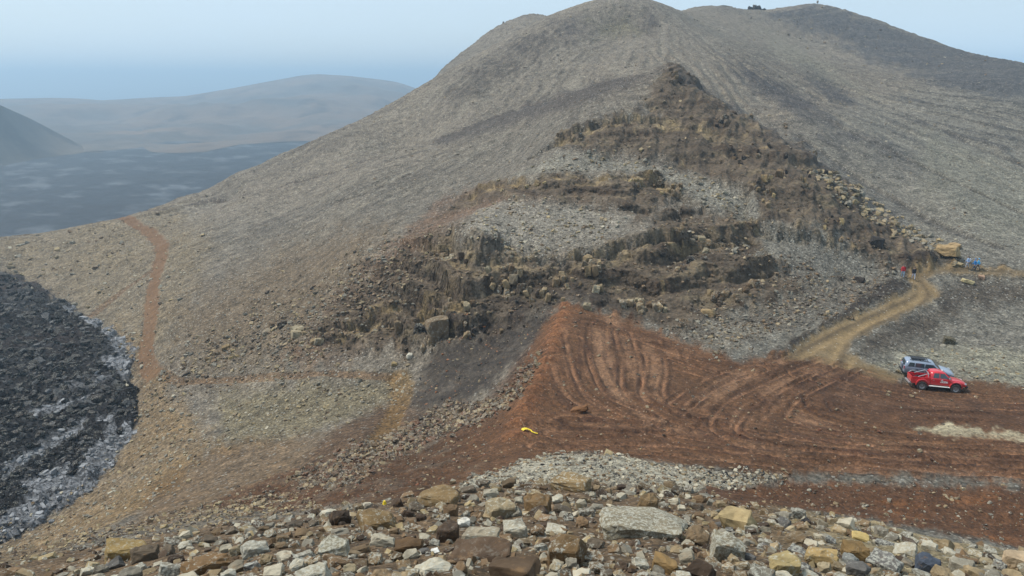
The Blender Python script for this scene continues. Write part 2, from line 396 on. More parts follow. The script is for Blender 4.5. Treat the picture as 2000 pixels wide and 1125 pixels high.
# coarse survey, refined by linear steps small enough not to show
ca = np.linspace(AZ[0], AZ[-1], 260); cl = np.linspace(LR[0], LR[-1], 420)
TC = survey(*np.meshgrid(ca, cl, indexing='ij'))
def bil(TC, a, l):
    fa = np.clip((a - ca[0]) / (ca[1] - ca[0]), 0, len(ca) - 1.001); fl = np.clip((l - cl[0]) / (cl[1] - cl[0]), 0, len(cl) - 1.001)
    ia = fa.astype(int); il = fl.astype(int); fa = fa - ia; fl = fl - il
    return (TC[ia, il] * (1 - fa) * (1 - fl) + TC[ia + 1, il] * fa * (1 - fl) + TC[ia, il + 1] * (1 - fa) * fl + TC[ia + 1, il + 1] * fa * fl)
GA, GL = np.meshgrid(AZ, LR, indexing='ij')
T0 = bil(TC, GA, GL)
GA, GL = GA.astype(np.float32), GL.astype(np.float32)
GR = np.exp(GL)
GX, GY = GR * np.sin(GA), GR * np.cos(GA)
Z0 = GR * T0                                    # relative to the eye
SM = np.maximum.accumulate(T0, axis=1)

def hit(px, py):
    """first ground point on the line of sight: (azimuth, distance)"""
    a, t = px_at(px, py)
    i = (a - ca[0]) / (ca[1] - ca[0])
    i0 = int(np.clip(i, 0, len(ca) - 2)); f = i - i0
    colm = np.maximum.accumulate(TC[i0] * (1 - f) + TC[i0 + 1] * f)
    k = int(np.searchsorted(colm, t))
    if k >= len(colm): k = int(np.argmax(colm))
    k = max(1, min(k, len(colm) - 1))
    d = colm[k] - colm[k - 1]
    g = 0.5 if d < 1e-9 else np.clip((t - colm[k - 1]) / d, 0, 1)
    return a, math.exp(cl[k - 1] + g * (cl[k] - cl[k - 1]))

US, VS = 300.0, 100.0
def dense(pts, step=25, closed=True):
    out = []
    n = len(pts)
    for i in range(n if closed else n - 1):
        a, b = pts[i], pts[(i + 1) % n]
        m = max(1, int(math.hypot(b[0] - a[0], b[1] - a[1]) / step))
        for k in range(m):
            out.append((a[0] + (b[0] - a[0]) * k / m, a[1] + (b[1] - a[1]) * k / m))
    if not closed: out.append(pts[-1])
    return out
GU, GV = GA * US, GL * VS
EDGE = fbm(GU, GV, 6.0, 5, 3, 0.6)              # ragged outlines for every patch of ground
EDGE2 = fbm(GU, GV, 2.2, 3, 41, 0.6)

def ground_poly(pts):
    uv = []
    for p in dense(pts):
        a, r = hit(*p); uv.append((a * US, math.log(r) * VS))
    return np.array(uv)
def inside_mask(uv, soft=1.5, rag=2.0, rag2=0.8):
    """0..1 cover of a patch of ground"""
    m = np.zeros((NA, NR), np.float32)
    uv = uv.astype(np.float32)
    pad = rag * 2 + soft * 2 + 4
    i0, i1 = np.searchsorted(AZ * US, [uv[:, 0].min() - pad, uv[:, 0].max() + pad])
    j0, j1 = np.searchsorted(LR * VS, [uv[:, 1].min() - pad, uv[:, 1].max() + pad])
    if i1 <= i0 or j1 <= j0: return m
    u, v = GU[i0:i1, j0:j1], GV[i0:i1, j0:j1]
    d2 = np.full(u.shape, 1e9, np.float32); ins = np.zeros(u.shape, bool)
    n = len(uv)
    for k in range(n):
        ax, ay = uv[k]; bx, by = uv[(k + 1) % n]
        ex, ey = bx - ax, by - ay
        L2 = ex * ex + ey * ey + 1e-12
        h = np.clip(((u - ax) * ex + (v - ay) * ey) / L2, 0, 1)
        d2 = np.minimum(d2, (u - ax - h * ex) ** 2 + (v - ay - h * ey) ** 2)
        c = ((ay > v) != (by > v))
        if ey != 0:
            ins ^= c & (u < ax + (v - ay) * ex / ey)
    sd = np.where(ins, 1, -1) * np.sqrt(d2) + rag * 2.0 * EDGE[i0:i1, j0:j1] + rag2 * 2 * EDGE2[i0:i1, j0:j1]
    m[i0:i1, j0:j1] = sstep(-soft, soft, sd)
    return m
def patch(pts, soft=1.5, rag=2.0, rag2=0.8): return inside_mask(ground_poly(pts), soft, rag, rag2)

def line_dist(pts, pad=12.0, step=20):
    """distance in metres to a line on the ground, and the length run along it"""
    w = []
    for p in dense(pts, step, False):
        a, r = hit(*p); w.append((r * math.sin(a), r * math.cos(a)))
    w = np.array(w)
    for _ in range(3):
        w[1:-1] = (w[:-2] + 2 * w[1:-1] + w[2:]) / 4
    wa = np.arctan2(w[:, 0], w[:, 1]); wr = np.hypot(w[:, 0], w[:, 1])
    pa = pad / wr.min()
    i0, i1 = np.searchsorted(AZ, [wa.min() - pa, wa.max() + pa])
    j0, j1 = np.searchsorted(RR, [wr.min() - pad, wr.max() + pad])
    x, y = GX[i0:i1, j0:j1], GY[i0:i1, j0:j1]
    best = np.full(x.shape, 1e9); sgn = np.zeros(x.shape); run = np.zeros(x.shape)
    acc = 0.0
    for k in range(len(w) - 1):
        ex, ey = w[k + 1] - w[k]; L2 = ex * ex + ey * ey + 1e-9
        h = np.clip(((x - w[k, 0]) * ex + (y - w[k, 1]) * ey) / L2, 0, 1)
        dx, dy = x - w[k, 0] - h * ex, y - w[k, 1] - h * ey
        d2 = dx * dx + dy * dy
        b = d2 < best
        best = np.where(b, d2, best); run = np.where(b, acc + h * math.sqrt(L2), run); sgn = np.where(b, np.sign(ex * dy - ey * dx), sgn)
        acc += math.sqrt(L2)
    return (slice(i0, i1), slice(j0, j1)), np.sqrt(best), sgn, run

# ------------------------------------------------------------------ patches of ground
LAVA_PTS = [(-400,480),(0,528),(35,545),(70,548),(95,580),(130,590),(150,608),(190,625),(215,645),(240,670),(262,692),(255,720),(250,745),(273,760),(266,800),(262,845),(235,880),(215,915),(185,950),(150,975),(100,1010),(50,1040),(0,1060),(-400,1140)]
LAVA = patch(LAVA_PTS, 0.7, 2.2, 1.0)
RED = patch([(1105,590),(1160,605),(1230,625),(1300,655),(1400,690),(1450,705),(1530,690),(1600,700),(1700,720),(1760,745),(1830,742),(1900,742),(2000,757),(2400,775),(2400,965),(2000,945),(1800,930),(1600,925),(1500,930),(1400,915),(1250,900),(1150,885),(1050,895),(950,930),(880,955),(800,968),(700,985),(560,1000),(400,992),(430,970),(560,920),(700,890),(820,880),(900,840),(970,780),(1020,710),(1060,640)], 2.0, 1.6, 0.8)
TRACK = patch([(1370,965),(1480,942),(1560,937),(1800,945),(2000,957),(2400,965),(2400,1120),(2000,1068),(1850,1040),(1700,1012),(1560,1000),(1450,995)], 1.5, 1.5)
SAND = patch([(855,670),(880,640),(960,640),(1075,598),(1062,650),(1010,700),(960,750),(900,795),(830,805),(800,775),(830,720)], 3.0, 2.5)
ROAD = patch([(1530,700),(1600,650),(1700,605),(1768,575),(1788,560),(1768,548),(1790,530),(1850,520),(1900,523),(2000,524),(2400,525),(2400,536),(2000,534),(1900,532),(1850,533),(1806,546),(1832,570),(1822,590),(1745,625),(1695,650),(1662,670),(1652,690),(1700,714),(1765,735),(1745,750),(1650,718),(1590,705)], 1.5, 0.7, 0.4)
BANK = patch([(1680,660),(1830,595),(1850,560),(1900,540),(2000,545),(2400,550),(2400,580),(2000,590),(1900,605),(1800,660),(1690,700)], 4.0, 3.0)
CUT = patch([(1690,580),(1740,545),(1760,548),(1770,520),(1800,505),(1850,508),(1880,520),(1960,522),(1850,521),(1795,530),(1768,550),(1785,562),(1700,603),(1600,650),(1540,690),(1500,695),(1600,640)], 1.5, 1.2)
PALE = patch([(1790,838),(1850,830),(2000,848),(2400,880),(2400,895),(2000,863),(1850,851)], 1.0, 1.8)
PALEG = patch([(1700,715),(1850,680),(2000,690),(2400,700),(2400,770),(2000,752),(1900,738),(1830,720),(1760,735)], 4.0, 3.0)
GSTRIP = patch([(880,955),(980,912),(1100,886),(1200,890),(1290,912),(1400,918),(1530,930),(1480,945),(1370,965),(1250,945),(1100,940),(950,950)], 1.5, 1.5)
BENCH = patch([(430,775),(620,748),(790,748),(760,790),(640,830),(560,860),(430,870)], 5.0, 3.0)
OCHRE = patch([(235,640),(275,700),(310,735),(350,790),(420,860),(350,950),(250,1010),(100,1080),(0,1110),(-300,1150),(-300,1080),(0,1062),(100,1010),(215,915),(265,845),(262,780)], 5.0, 3.0)
LEFTS = patch([(-300,480),(0,462),(240,425),(330,400),(420,470),(380,560),(330,700),(260,690),(140,600),(0,530),(-300,510)], 8.0, 4.0)
OUTA = patch([(610,650),(690,560),(820,470),(880,462),(935,502),(1050,512),(1180,492),(1290,462),(1275,425),(1310,405),(1400,420),(1480,450),(1480,500),(1560,560),(1500,600),(1420,610),(1330,652),(1230,622),(1105,590),(1000,640),(880,665),(760,675),(650,690)], 3.0, 3.0)
OUTB = patch([(850,430),(900,390),(980,357),(1080,346),(1180,344),(1280,350),(1335,385),(1285,400),(1272,430),(1230,450),(1250,420),(1150,397),(1000,387),(930,402)], 2.0, 2.5)
OUTC = patch([(1080,282),(1140,255),(1220,230),(1290,240),(1260,200),(1300,132),(1325,127),(1400,196),(1480,243),(1560,285),(1640,352),(1700,405),(1780,465),(1850,508),(1790,532),(1740,530),(1650,480),(1550,462),(1480,442),(1470,385),(1350,342),(1250,312),(1150,296)], 2.0, 2.5)
GREYR = patch([(1330,450),(1480,510),(1600,540),(1740,535),(1700,590),(1560,640),(1400,690),(1300,650),(1500,600),(1560,560)], 5.0, 4.0)
PLAT = patch([(900,470),(930,410),(1000,392),(1150,402),(1240,425),(1230,455),(1180,488),(1050,508),(940,498)], 2.0, 2.5)
TERR = patch([(1090,300),(1150,300),(1250,318),(1350,345),(1465,388),(1470,430),(1400,415),(1340,390),(1290,352),(1180,340),(1080,340),(1000,350)], 2.0, 2.0)
REDEARTH = patch([(560,700),(650,600),(740,500),(860,400),(960,365),(1150,385),(1000,395),(900,440),(860,480),(800,560),(780,640),(650,700)], 6.0, 5.0)
DARKRIDGE = patch([(1310,130),(1150,163),(1000,214),(850,270),(850,285),(1000,245),(1120,210),(1230,170)], 3.0, 1.5)
BLACKFOOT = patch([(900,600),(1105,585),(1240,620),(1300,640),(1250,600),(1120,560),(1000,570),(930,570)], 4.0, 3.0)

SLOPE_EDGE = [(-400,1150),(-250,1128),(0,1103),(110,1080),(210,1060),(360,1040),(500,1019),(600,1004),(700,985),(800,962),(900,935),(980,912),(1100,886),(1200,890),(1290,912),(1400,918),(1530,930),(1480,945),(1370,965),(1450,993),(1560,998),(1700,1022),(1800,1048),(2000,1080),(2300,1125)]
_se = ground_poly(SLOPE_EDGE)[:-30]
_se = np.array([( (lambda h: (h[0]*US, math.log(h[1])*VS))(hit(*p)) ) for p in dense(SLOPE_EDGE, 25, False)])
_se = np.vstack([[(AZ[0]-0.1)*US, _se[0, 1]], _se, [(AZ[-1]+0.1)*US, _se[-1, 1]], [(AZ[-1]+0.1)*US, 0], [(AZ[0]-0.1)*US, 0]])
SLOPE = inside_mask(_se, 1.5, 1.0)

# ------------------------------------------------------------------ colours of the ground (base colours, no light in them)
def mixc(col, c, m):
    return col + (np.asarray(c, np.float32) - col) * np.asarray(m, np.float32)[..., None]
N_BIG = fbm(GX, GY, 60, 4, 11)
N_MID = fbm(GX, GY, 14, 5, 12, 0.6)
N_SM = fbm(GX, GY, 3.2, 4, 13, 0.65)
N_FI = fbm(GX, GY, 1.0, 2, 14, 0.6)
# runnels of scree down the flanks, fanning out from the summit ridge
_ang = np.arctan2(GX - 60, 330 - GY) + 0.10 * N_BIG + 0.03 * N_MID; _rho = np.hypot(GX - 60, GY - 330)
STREAK = fbm(_ang * 45, _rho / 45.0, 1.0, 4, 21, 0.6)
_ang2 = np.arctan2(GX - 20, 190 - GY); _rho2 = np.hypot(GX - 20, GY - 190)
STREAK2 = fbm(_ang2 * 30, _rho2 / 30.0, 1.0, 4, 27, 0.6)
RIGHT = sstep(0.0, 0.12, GA - 0.26 + np.clip((150 - GR), -200, 60) * 0.0012)

col = np.zeros((NA, NR, 3), np.float32) + C(124, 116, 105).astype(np.float32)
col = mixc(col, C(112, 106, 97), sstep(-0.2, 0.5, N_BIG))
col = mixc(col, C(140, 130, 114), sstep(0.1, 0.6, N_MID) * 0.6)
col = mixc(col, C(120, 117, 109), RIGHT * 0.85)
col = mixc(col, C(66, 63, 63), sstep(0.03, 0.3, STREAK) * 0.6 * sstep(140, 190, GR) * sstep(20, 90, _rho) * (0.4 + RIGHT * 0.6 + 0.3 * sstep(230, 260, GR)))
col = mixc(col, C(140, 135, 124), sstep(0.05, 0.35, -STREAK) * 0.45 * sstep(130, 180, GR))
col = mixc(col, C(76, 70, 66), sstep(0.06, 0.35, STREAK2) * 0.45 * (1 - RIGHT) * sstep(95, 120, GR) * (1 - sstep(190, 230, GR)))
col = mixc(col, C(142, 134, 120), sstep(0.15, 0.5, -STREAK2) * 0.4 * (1 - RIGHT) * sstep(95, 120, GR))
col = mixc(col, C(132, 117, 92), LEFTS * (0.55 + 0.3 * N_MID))
col = mixc(col, C(112, 96, 76), patch([(350,600),(560,480),(760,440),(700,560),(600,680),(420,740),(330,720)], 12, 5) * 0.75)
col = mixc(col, C(112, 82, 60), REDEARTH * (0.62 + 0.4 * N_MID))
col = mixc(col, C(122, 113, 92), BENCH * 0.9)
col = mixc(col, C(138, 112, 74), OCHRE * (0.6 + 0.4 * N_MID))
col = mixc(col, C(120, 92, 58), patch([(430,870),(620,850),(760,800),(800,830),(700,890),(560,930),(420,1000),(250,1040),(300,950)], 6, 4) * (0.6 + 0.5 * N_MID))
col = mixc(col, C(92, 72, 56), patch([(640,850),(780,770),(830,800),(960,790),(900,850),(820,885),(700,895),(560,940)], 4, 3) * 0.8)
col = mixc(col, C(108, 100, 90), GREYR * 0.85)
col = mixc(col, C(150, 145, 132), GREYR * sstep(0.1, 0.5, N_MID) * 0.4)
col = mixc(col, C(138, 132, 122), PLAT * 0.9)
col = mixc(col, C(132, 128, 118), TERR * 0.9)
for O_, w in ((OUTA, 0.92), (OUTB, 0.9), (OUTC, 0.92)):
    base = C(92, 80, 67) + np.clip(N_MID, -1, 1)[..., None] * C(64, 52, 40) * 0.4
    col = mixc(col, base, O_ * w)
    strata = fbm(GX * 0.12 + GY * 0.05, Z0 * 1.1 + 1.2 * N_MID, 1.0, 3, 39, 0.6)
    col = mixc(col, C(74, 61, 50), O_ * sstep(0.05, 0.4, strata) * 0.65)
    col = mixc(col, C(136, 122, 98), O_ * sstep(0.15, 0.45, -strata + 0.4 * N_SM) * 0.5)
    col = mixc(col, C(152, 134, 102), O_ * sstep(0.28, 0.55, fbm(GU, GV, 5, 5, 33, 0.7)) * 0.7)
    col = mixc(col, C(64, 55, 47), O_ * sstep(0.2, 0.5, fbm(GU, GV, 5, 5, 35, 0.7)) * 0.6)
col = mixc(col, C(72, 66, 64), DARKRIDGE * 0.75)
col = mixc(col, C(58, 52, 47), BLACKFOOT * 0.75)
col = mixc(col, C(92, 70, 56), patch([(1095,605),(1078,660),(1050,730),(1020,790),(985,840),(940,880),(860,880),(880,830),(930,800),(980,745),(1020,690),(1060,630)], 4, 2) * 0.9)
SS = fbm(GX * 0.9 + GY * 0.5, (GY - GX * 0.9) * 0.12, 0.8, 4, 77, 0.6)
col = mixc(col, C(56, 50, 46), SAND * (0.85 + 0.3 * N_SM))
col = mixc(col, C(44, 39, 36), SAND * sstep(0.1, 0.45, SS) * 0.7)
col = mixc(col, C(98, 80, 64), SAND * sstep(0.15, 0.5, -SS) * 0.5)
col = mixc(col, C(84, 76, 67), BANK * 0.9)
col = mixc(col, C(150, 147, 130), PALEG * (0.75 + 0.4 * N_SM))
col = mixc(col, C(58, 50, 44), CUT * 0.9)
for pts_, c_, m_ in (([(1020,82),(1130,36),(1210,20),(1290,38),(1265,72),(1180,52),(1080,78),(960,132),(930,142)], C(74, 68, 66), .7),
                   ([(1440,120),(1560,180),(1690,280),(1640,272),(1520,205),(1440,150)], C(70, 68, 70), .65), ([(1570,125),(1625,150),(1690,210),(1620,197),(1575,152)], C(66, 65, 68), .7),
                   ([(1500,32),(1590,6),(1700,38),(1850,92),(2000,128),(2200,170),(2200,230),(1850,170),(1700,115),(1600,64)], C(80, 80, 82), .75),
                   ([(1330,150),(1480,240),(1620,330),(1760,430),(1720,420),(1560,300),(1420,210)], C(80, 78, 78), .55), ([(1700,300),(1850,380),(2000,440),(2000,420),(1850,350),(1720,280)], C(86, 84, 82), .5),
                   ([(870,180),(960,130),(1060,70),(1090,75),(980,150),(880,205)], C(84, 77, 70), .6), ([(1150,40),(1235,45),(1250,62),(1180,58)], C(128, 122, 96), .4),
                   ([(1490,60),(1560,90),(1640,140),(1700,190),(1600,150),(1500,100)], C(130, 126, 112), .4), ([(1800,260),(2000,330),(2200,420),(2200,500),(1950,470),(1800,370)], C(128, 126, 114), .5)):
    col = mixc(col, c_, patch(pts_, 5, 4, 2.5) * np.clip(m_ * (1.25 + 0.9 * np.clip(STREAK, -1, 1)), 0, 0.95))
# stony slope by the camera
slope_c = C(104, 86, 66) + np.clip(N_MID, -1, 1)[..., None] * C(70, 58, 42) * 0.4
col = mixc(col, slope_c, SLOPE * 0.95)
col = mixc(col, C(152, 142, 112), SLOPE * sstep(0.35, 0.55, GA + 0.05 * N_MID) * 0.6)
col = mixc(col, C(156, 152, 138), GSTRIP * (0.9 + 0.3 * N_SM))
# red dirt
red_c = C(94, 67, 46) + np.clip(N_MID, -1, 1)[..., None] * C(78, 50, 32) * 0.6
LEFTRED = sstep(0.02, -0.06, GA + (GR - 60) * -0.002)
red_c = red_c * (1 - 0.18 * LEFTRED[..., None])
col = mixc(col, red_c, RED * (1 - 0.35 * LEFTRED * sstep(-0.1, 0.4, N_SM)))
col = mixc(col, C(88, 59, 38), TRACK * 0.95)
col = mixc(col, C(120, 80, 50), TRACK * sstep(0.1, 0.4, fbm(GX * 0.35, GY, 3.0, 3, 57)) * 0.6)
col = mixc(col, C(58, 40, 30), TRACK * sstep(0.1, 0.5, N_MID) * 0.6)
col = mixc(col, C(114, 97, 70), ROAD * (0.9 + 0.2 * N_SM))
for pts_, m_ in (([(1158,640),(1188,640),(1195,700),(1208,750),(1240,795),(1300,830),(1270,830),(1200,785),(1162,720)], .6), ([(1215,655),(1240,690),(1255,740),(1262,790),(1245,770),(1228,720)], .5), ([(1262,662),(1290,700),(1296,740),(1285,790),(1272,745),(1258,700)], .5),
                 ([(1345,805),(1400,742),(1480,712),(1530,700),(1470,735),(1390,790)], .55), ([(1480,760),(1560,730),(1600,725),(1540,755),(1490,790)], .5), ([(1180,615),(1215,622),(1210,640),(1180,632)], .6), ([(1290,645),(1350,665),(1330,672),(1290,655)], .45),
                 ([(1250,830),(1350,835),(1500,868),(1650,890),(1500,880),(1350,850)], .45), ([(1540,800),(1600,815),(1640,840),(1580,835)], .4)):
    col = mixc(col, C(150, 116, 90), patch(pts_, 2.0, 1.8, 1.2) * m_ * RED)
DARKY = patch([(1560,740),(1700,735),(1830,770),(2000,790),(2400,800),(2400,850),(1900,835),(1700,815),(1600,790)], 5, 3)
col = mixc(col, C(76, 54, 40), DARKY * RED * 0.6)
col = mixc(col, C(168, 160, 136), PALE * 0.85)
# lava
pa1 = patch([(112,612),(150,603),(195,626),(218,645),(262,690),(258,715),(245,750),(205,735),(228,692),(185,655),(150,630)], 1.0, 2.5, 1.2)
pa2 = patch([(268,843),(240,882),(190,950),(100,1012),(0,1062),(-300,1130),(-300,1080),(0,1030),(60,990),(20,992),(100,938),(160,948),(172,903),(220,858)], 1.0, 2.8, 1.2)
pa3 = patch([(-60,1000),(0,958),(80,893),(150,862),(172,848),(160,872),(90,915),(0,975),(-60,1020)], 1.0, 1.2)
pa4 = patch([(60,832),(90,818),(190,800),(150,815),(100,842),(70,842)], 1.0, 1.2)
pa5 = patch([(95,795),(170,768),(230,755),(180,785),(110,800)], 2.0, 1.6)
pa6 = patch([(195,850),(240,820),(225,840),(200,858)], 1.0, 1.2)
PAHOE = np.clip(pa1 + pa2 + pa3 + pa4 + 0.5 * pa5 + pa6, 0, 1) * LAVA
lava_c = C(37, 35, 37) + np.clip(N_MID, -1, 1)[..., None] * C(40, 40, 44) * 0.4
lava_c = mixc(lava_c, C(62, 50, 46), sstep(0.05, 0.4, fbm(GX, GY, 45, 3, 51)) * 0.8)
lava_c = mixc(lava_c, C(60, 64, 70), sstep(0.05, 0.4, fbm(GX, GY, 18, 3, 52)) * 0.5)
lava_c = mixc(lava_c, C(150, 153, 160), PAHOE * np.clip(0.9 + 0.5 * np.clip(N_SM, -1, 1), 0, 1))
lava_c = mixc(lava_c, C(92, 84, 60), LAVA * sstep(0.42, 0.6, N_SM) * 0.25)
col = mixc(col, lava_c, LAVA)

# ------------------------------------------------------------------ relief
Z = Z0.copy()
OUT = np.clip(OUTA + OUTB + OUTC, 0, 1)
# scree and soil
calm = np.clip(1 - RED - ROAD - TRACK - LAVA, 0, 1)
Z += calm * (0.9 * N_BIG * sstep(60, 130, GR) * 1.2 + 0.35 * N_MID * sstep(8, 40, GR) + 0.15 * N_SM + 0.11 * N_FI)
Z += 1.2 * STREAK * sstep(150, 220, GR) * calm * sstep(25, 110, _rho) + 0.25 * STREAK2 * sstep(95, 120, GR) * (1 - RIGHT) * calm
# ledges of bedrock: terraces cut into the slope, broken by joints
def terrace(z, h, jitter, sharp):
    q = (z + jitter) / h
    k = np.floor(q); f = q - k
    return h * (k + sstep(0.5 - sharp, 0.5 + sharp, f)) - jitter
HX, HY = np.zeros_like(GX), np.zeros_like(GY)
for O_, h, sd in ((OUTA, 3.4, 61), (OUTB, 2.2, 62), (OUTC, 4.2, 63)):
    jit = 3.6 * fbm(GX, GY, 24, 3, sd) + 0.7 * fbm(GX, GY, 4.5, 3, sd + 9)
    zt = terrace(Z, h, jit, 0.13)
    amt = sstep(-0.25, 0.35, fbm(GX, GY, 22, 3, sd + 20))          # bare ledges here, smooth earth there
    Z += O_ * (0.2 + 0.75 * amt) * (zt - Z) * (0.55 if sd == 63 else 1.0)
    Z += O_ * (0.3 + 0.7 * amt) * (0.45 * fbm(GX, GY, 4.2, 3, sd + 3, 0.5, True) + 0.16 * fbm(GX, GY, 1.2, 2, sd + 5, 0.5, True))
    z2 = terrace(Z, 1.0, 0.5 * fbm(GX, GY, 9, 3, sd + 40) + 0.25 * fbm(GX, GY, 1.6, 2, sd + 41), 0.26)
    Z += O_ * (0.3 + 0.5 * (1 - amt)) * (z2 - Z) * (0.35 if sd == 63 else 0.9)
    gul = fbm((GX - GY * 0.35) / 4.5, (GY + GX * 0.6) / 22.0, 1.0, 3, sd + 44, 0.6, True)
    Z += O_ * (1.1 if sd == 63 else 0.35) * gul * (1 - 0.5 * amt)
    HX += O_ * 0.4 * fbm(GX * 1.0, Z * 1.6, 1.6, 3, sd + 31, 0.6)
    HY += O_ * 0.55 * fbm(GX * 1.0, Z * 1.9, 1.9, 3, sd + 37, 0.6, True)
# upstanding rim of the lower cliff and the ledges above it
for pts, A, back, front in (([(840,475),(880,468),(935,505),(990,514),(1060,512),(1130,506),(1190,492),(1290,466),(1340,480)], 1.7, 7.0, 3.0),
                            ([(940,378),(980,360),(1080,350),(1180,347),(1290,356),(1335,388)], 0.9, 5.0, 2.5),
                            ([(1100,275),(1140,258),(1220,236),(1290,246),(1380,262)], 1.1, 6.0, 3.0),
                            ([(1470,390),(1440,440),(1480,452),(1560,470),(1640,485)], 1.2, 6.0, 3.0),
                            ([(690,640),(780,600),(850,590),(900,600)], 1.2, 5.0, 2.5)):
    sl, d, sg, run = line_dist(pts, 12)
    wob = 1.6 * fbm(GX[sl], GY[sl], 4.0, 4, 5, 0.6)
    A = A * np.clip(0.75 + 1.3 * fbm(run, run * 0 + 3.3, 7.0, 3, 6), 0.0, 1.5)
    s = sg * d + wob
    prof = np.where(s > 0, A * np.exp(-np.clip(s, 0, None) / back) * sstep(-0.2, 0.9, s), -A * np.exp(-np.clip(-s, 0, None) / front)) * sstep(11, 7, d)
    Z[sl] += prof * 0.65
    rim_c = C(158, 140, 108) if back != 5.0 else C(152, 132, 96)
    col[sl] = mixc(col[sl], rim_c, OUT[sl] * sstep(2.6, 0.6, np.abs(s + 0.8)) * sstep(-0.15, 0.3, fbm(GX[sl], GY[sl] + Z[sl], 2.6, 4, 8, 0.65)) * 0.75)
Z += SAND * (0.22 * SS + 0.2 * N_SM + 0.1 * N_FI)
# lava: a thick crust with a lobed front
LAVAH = np.clip(2.0 * patch(LAVA_PTS, 8, 2.2, 1.0) - 1.0, 0, 1)
Z += LAVAH * (1.7 + 0.9 * fbm(GX, GY, 22, 3, 71)) + LAVAH * (1 - 0.75 * PAHOE) * (0.85 * fbm(GX, GY, 4.5, 4, 72, 0.62, True) + 0.75 * fbm(GX, GY, 1.3, 3, 73, 0.65, True))
Z += LAVAH * PAHOE * (0.5 * fbm(GX + GY * 0.4, GY, 2.6, 4, 74, 0.6, True))
# yard: pushed soil, ruts
Z += RED * (0.2 * N_MID + 0.12 * N_SM + 0.07 * N_FI) + TRACK * (0.4 * N_MID + 0.22 * N_SM + 0.08 * N_FI) + ROAD * (0.06 * N_SM)
Z += RED * LEFTRED * (0.3 * N_SM + 0.12 * N_FI)
Z += GSTRIP * (0.1 * N_SM + 0.08 * N_FI)
# cut banks beside the road
Z += CUT * 0.5 * (0.7 + 0.3 * N_SM)
TRACKS = [
 [(1165,640),(1165,700),(1190,760),(1290,810),(1450,850),(1700,880),(2050,902)],
 [(1215,650),(1235,715),(1230,765),(1330,822),(1500,862),(1800,892),(2100,908)],
 [(1270,665),(1285,720),(1265,775),(1350,812),(1560,850),(1800,872),(2100,888)],
 [(1150,630),(1300,672),(1400,705),(1480,712)],
 [(1190,650),(1290,690),(1390,720),(1470,730)],
 [(1240,690),(1340,720),(1430,745)],
 [(1610,680),(1500,720),(1400,770),(1345,830),(1250,860),(1120,868)],
 [(1640,700),(1540,740),(1440,790),(1400,840),(1500,880),(1700,905),(2100,930)],
 [(1660,715),(1540,770),(1500,815),(1600,850),(1800,872),(2100,885)],
 [(1660,715),(1590,760),(1590,800),(1700,835),(1850,855),(2100,868)],
 [(1560,730),(1700,765),(1800,785),(1950,795),(2150,800)],
 [(1640,715),(1740,745),(1800,765),(1950,780),(2150,785)],
 [(1500,780),(1650,800),(1800,812),(2150,822)],
 [(1060,872),(1300,882),(1600,905),(1850,925),(2150,945)],
 [(1090,850),(1300,862),(1500,885),(1750,905),(2150,925)],
 [(1120,830),(1300,840),(1430,862),(1650,890),(2150,912)],
 [(1090,700),(1110,760),(1180,810),(1280,840)],
 [(1120,660),(1135,720),(1160,780),(1250,815)],
 [(1060,790),(1130,830),(1260,835)],
 [(1480,720),(1390,745),(1330,790)],
]
for k, pts in enumerate(TRACKS):
    sl, d, sg, run = line_dist(pts, 2.6, 14)
    s = sg * d
    mask = (RED[sl]) * sstep(2.4, 1.6, d)
    lug = 0.5 + 0.5 * np.sin(run * (2 * math.pi / 0.55) + s * 3)
    groove = np.exp(-((np.abs(s) - 0.95) / 0.17) ** 2)
    berm = np.exp(-((np.abs(s) - 1.32) / 0.13) ** 2) + 0.8 * np.exp(-((np.abs(s) - 0.58) / 0.13) ** 2)
    worn = np.clip(0.5 + 1.3 * fbm(run, s * 0.5, 6.0, 3, 80 + k), 0, 1.2)
    Z[sl] += mask * worn * (-0.2 * groove + 0.15 * berm + 0.07 * groove * lug)
    pale = C(152, 114, 88) if k % 3 else C(66, 46, 36)
    col[sl] = mixc(col[sl], pale, mask * groove * np.clip(worn, 0, 1) * (0.62 + 0.38 * lug))
    col[sl] = mixc(col[sl], C(58, 40, 30), mask * berm * np.clip(worn, 0, 1) * 0.75)
for k in (0, 2, 3, 6, 7, 9, 10, 13, 15, 17):
    sl, d, sg, run = line_dist(TRACKS[k], 6.5, 14)
    s_ = sg * d
    fall = RED[sl] * sstep(6.2, 1.5, d) * sstep(-0.25, 0.35, fbm(GX[sl], GY[sl], 6.5, 3, 180 + k))
    f1 = fbm(run / 7.0 + 0.3 * N_MID[sl], (s_ + 0.5 * N_MID[sl]) / 0.7, 1.0, 3, 140 + k, 0.65); f2 = fbm(run / 14.0, s_ / 1.5, 1.0, 2, 160 + k)
    Z[sl] += fall * (0.075 * f1 + 0.07 * f2)
    col[sl] = mixc(col[sl], C(66, 42, 32), fall * sstep(0.08, 0.4, f1 + 0.4 * f2) * 0.5)
    col[sl] = mixc(col[sl], C(152, 116, 90), fall * sstep(0.1, 0.45, -f1 - 0.5 * f2) * 0.38)
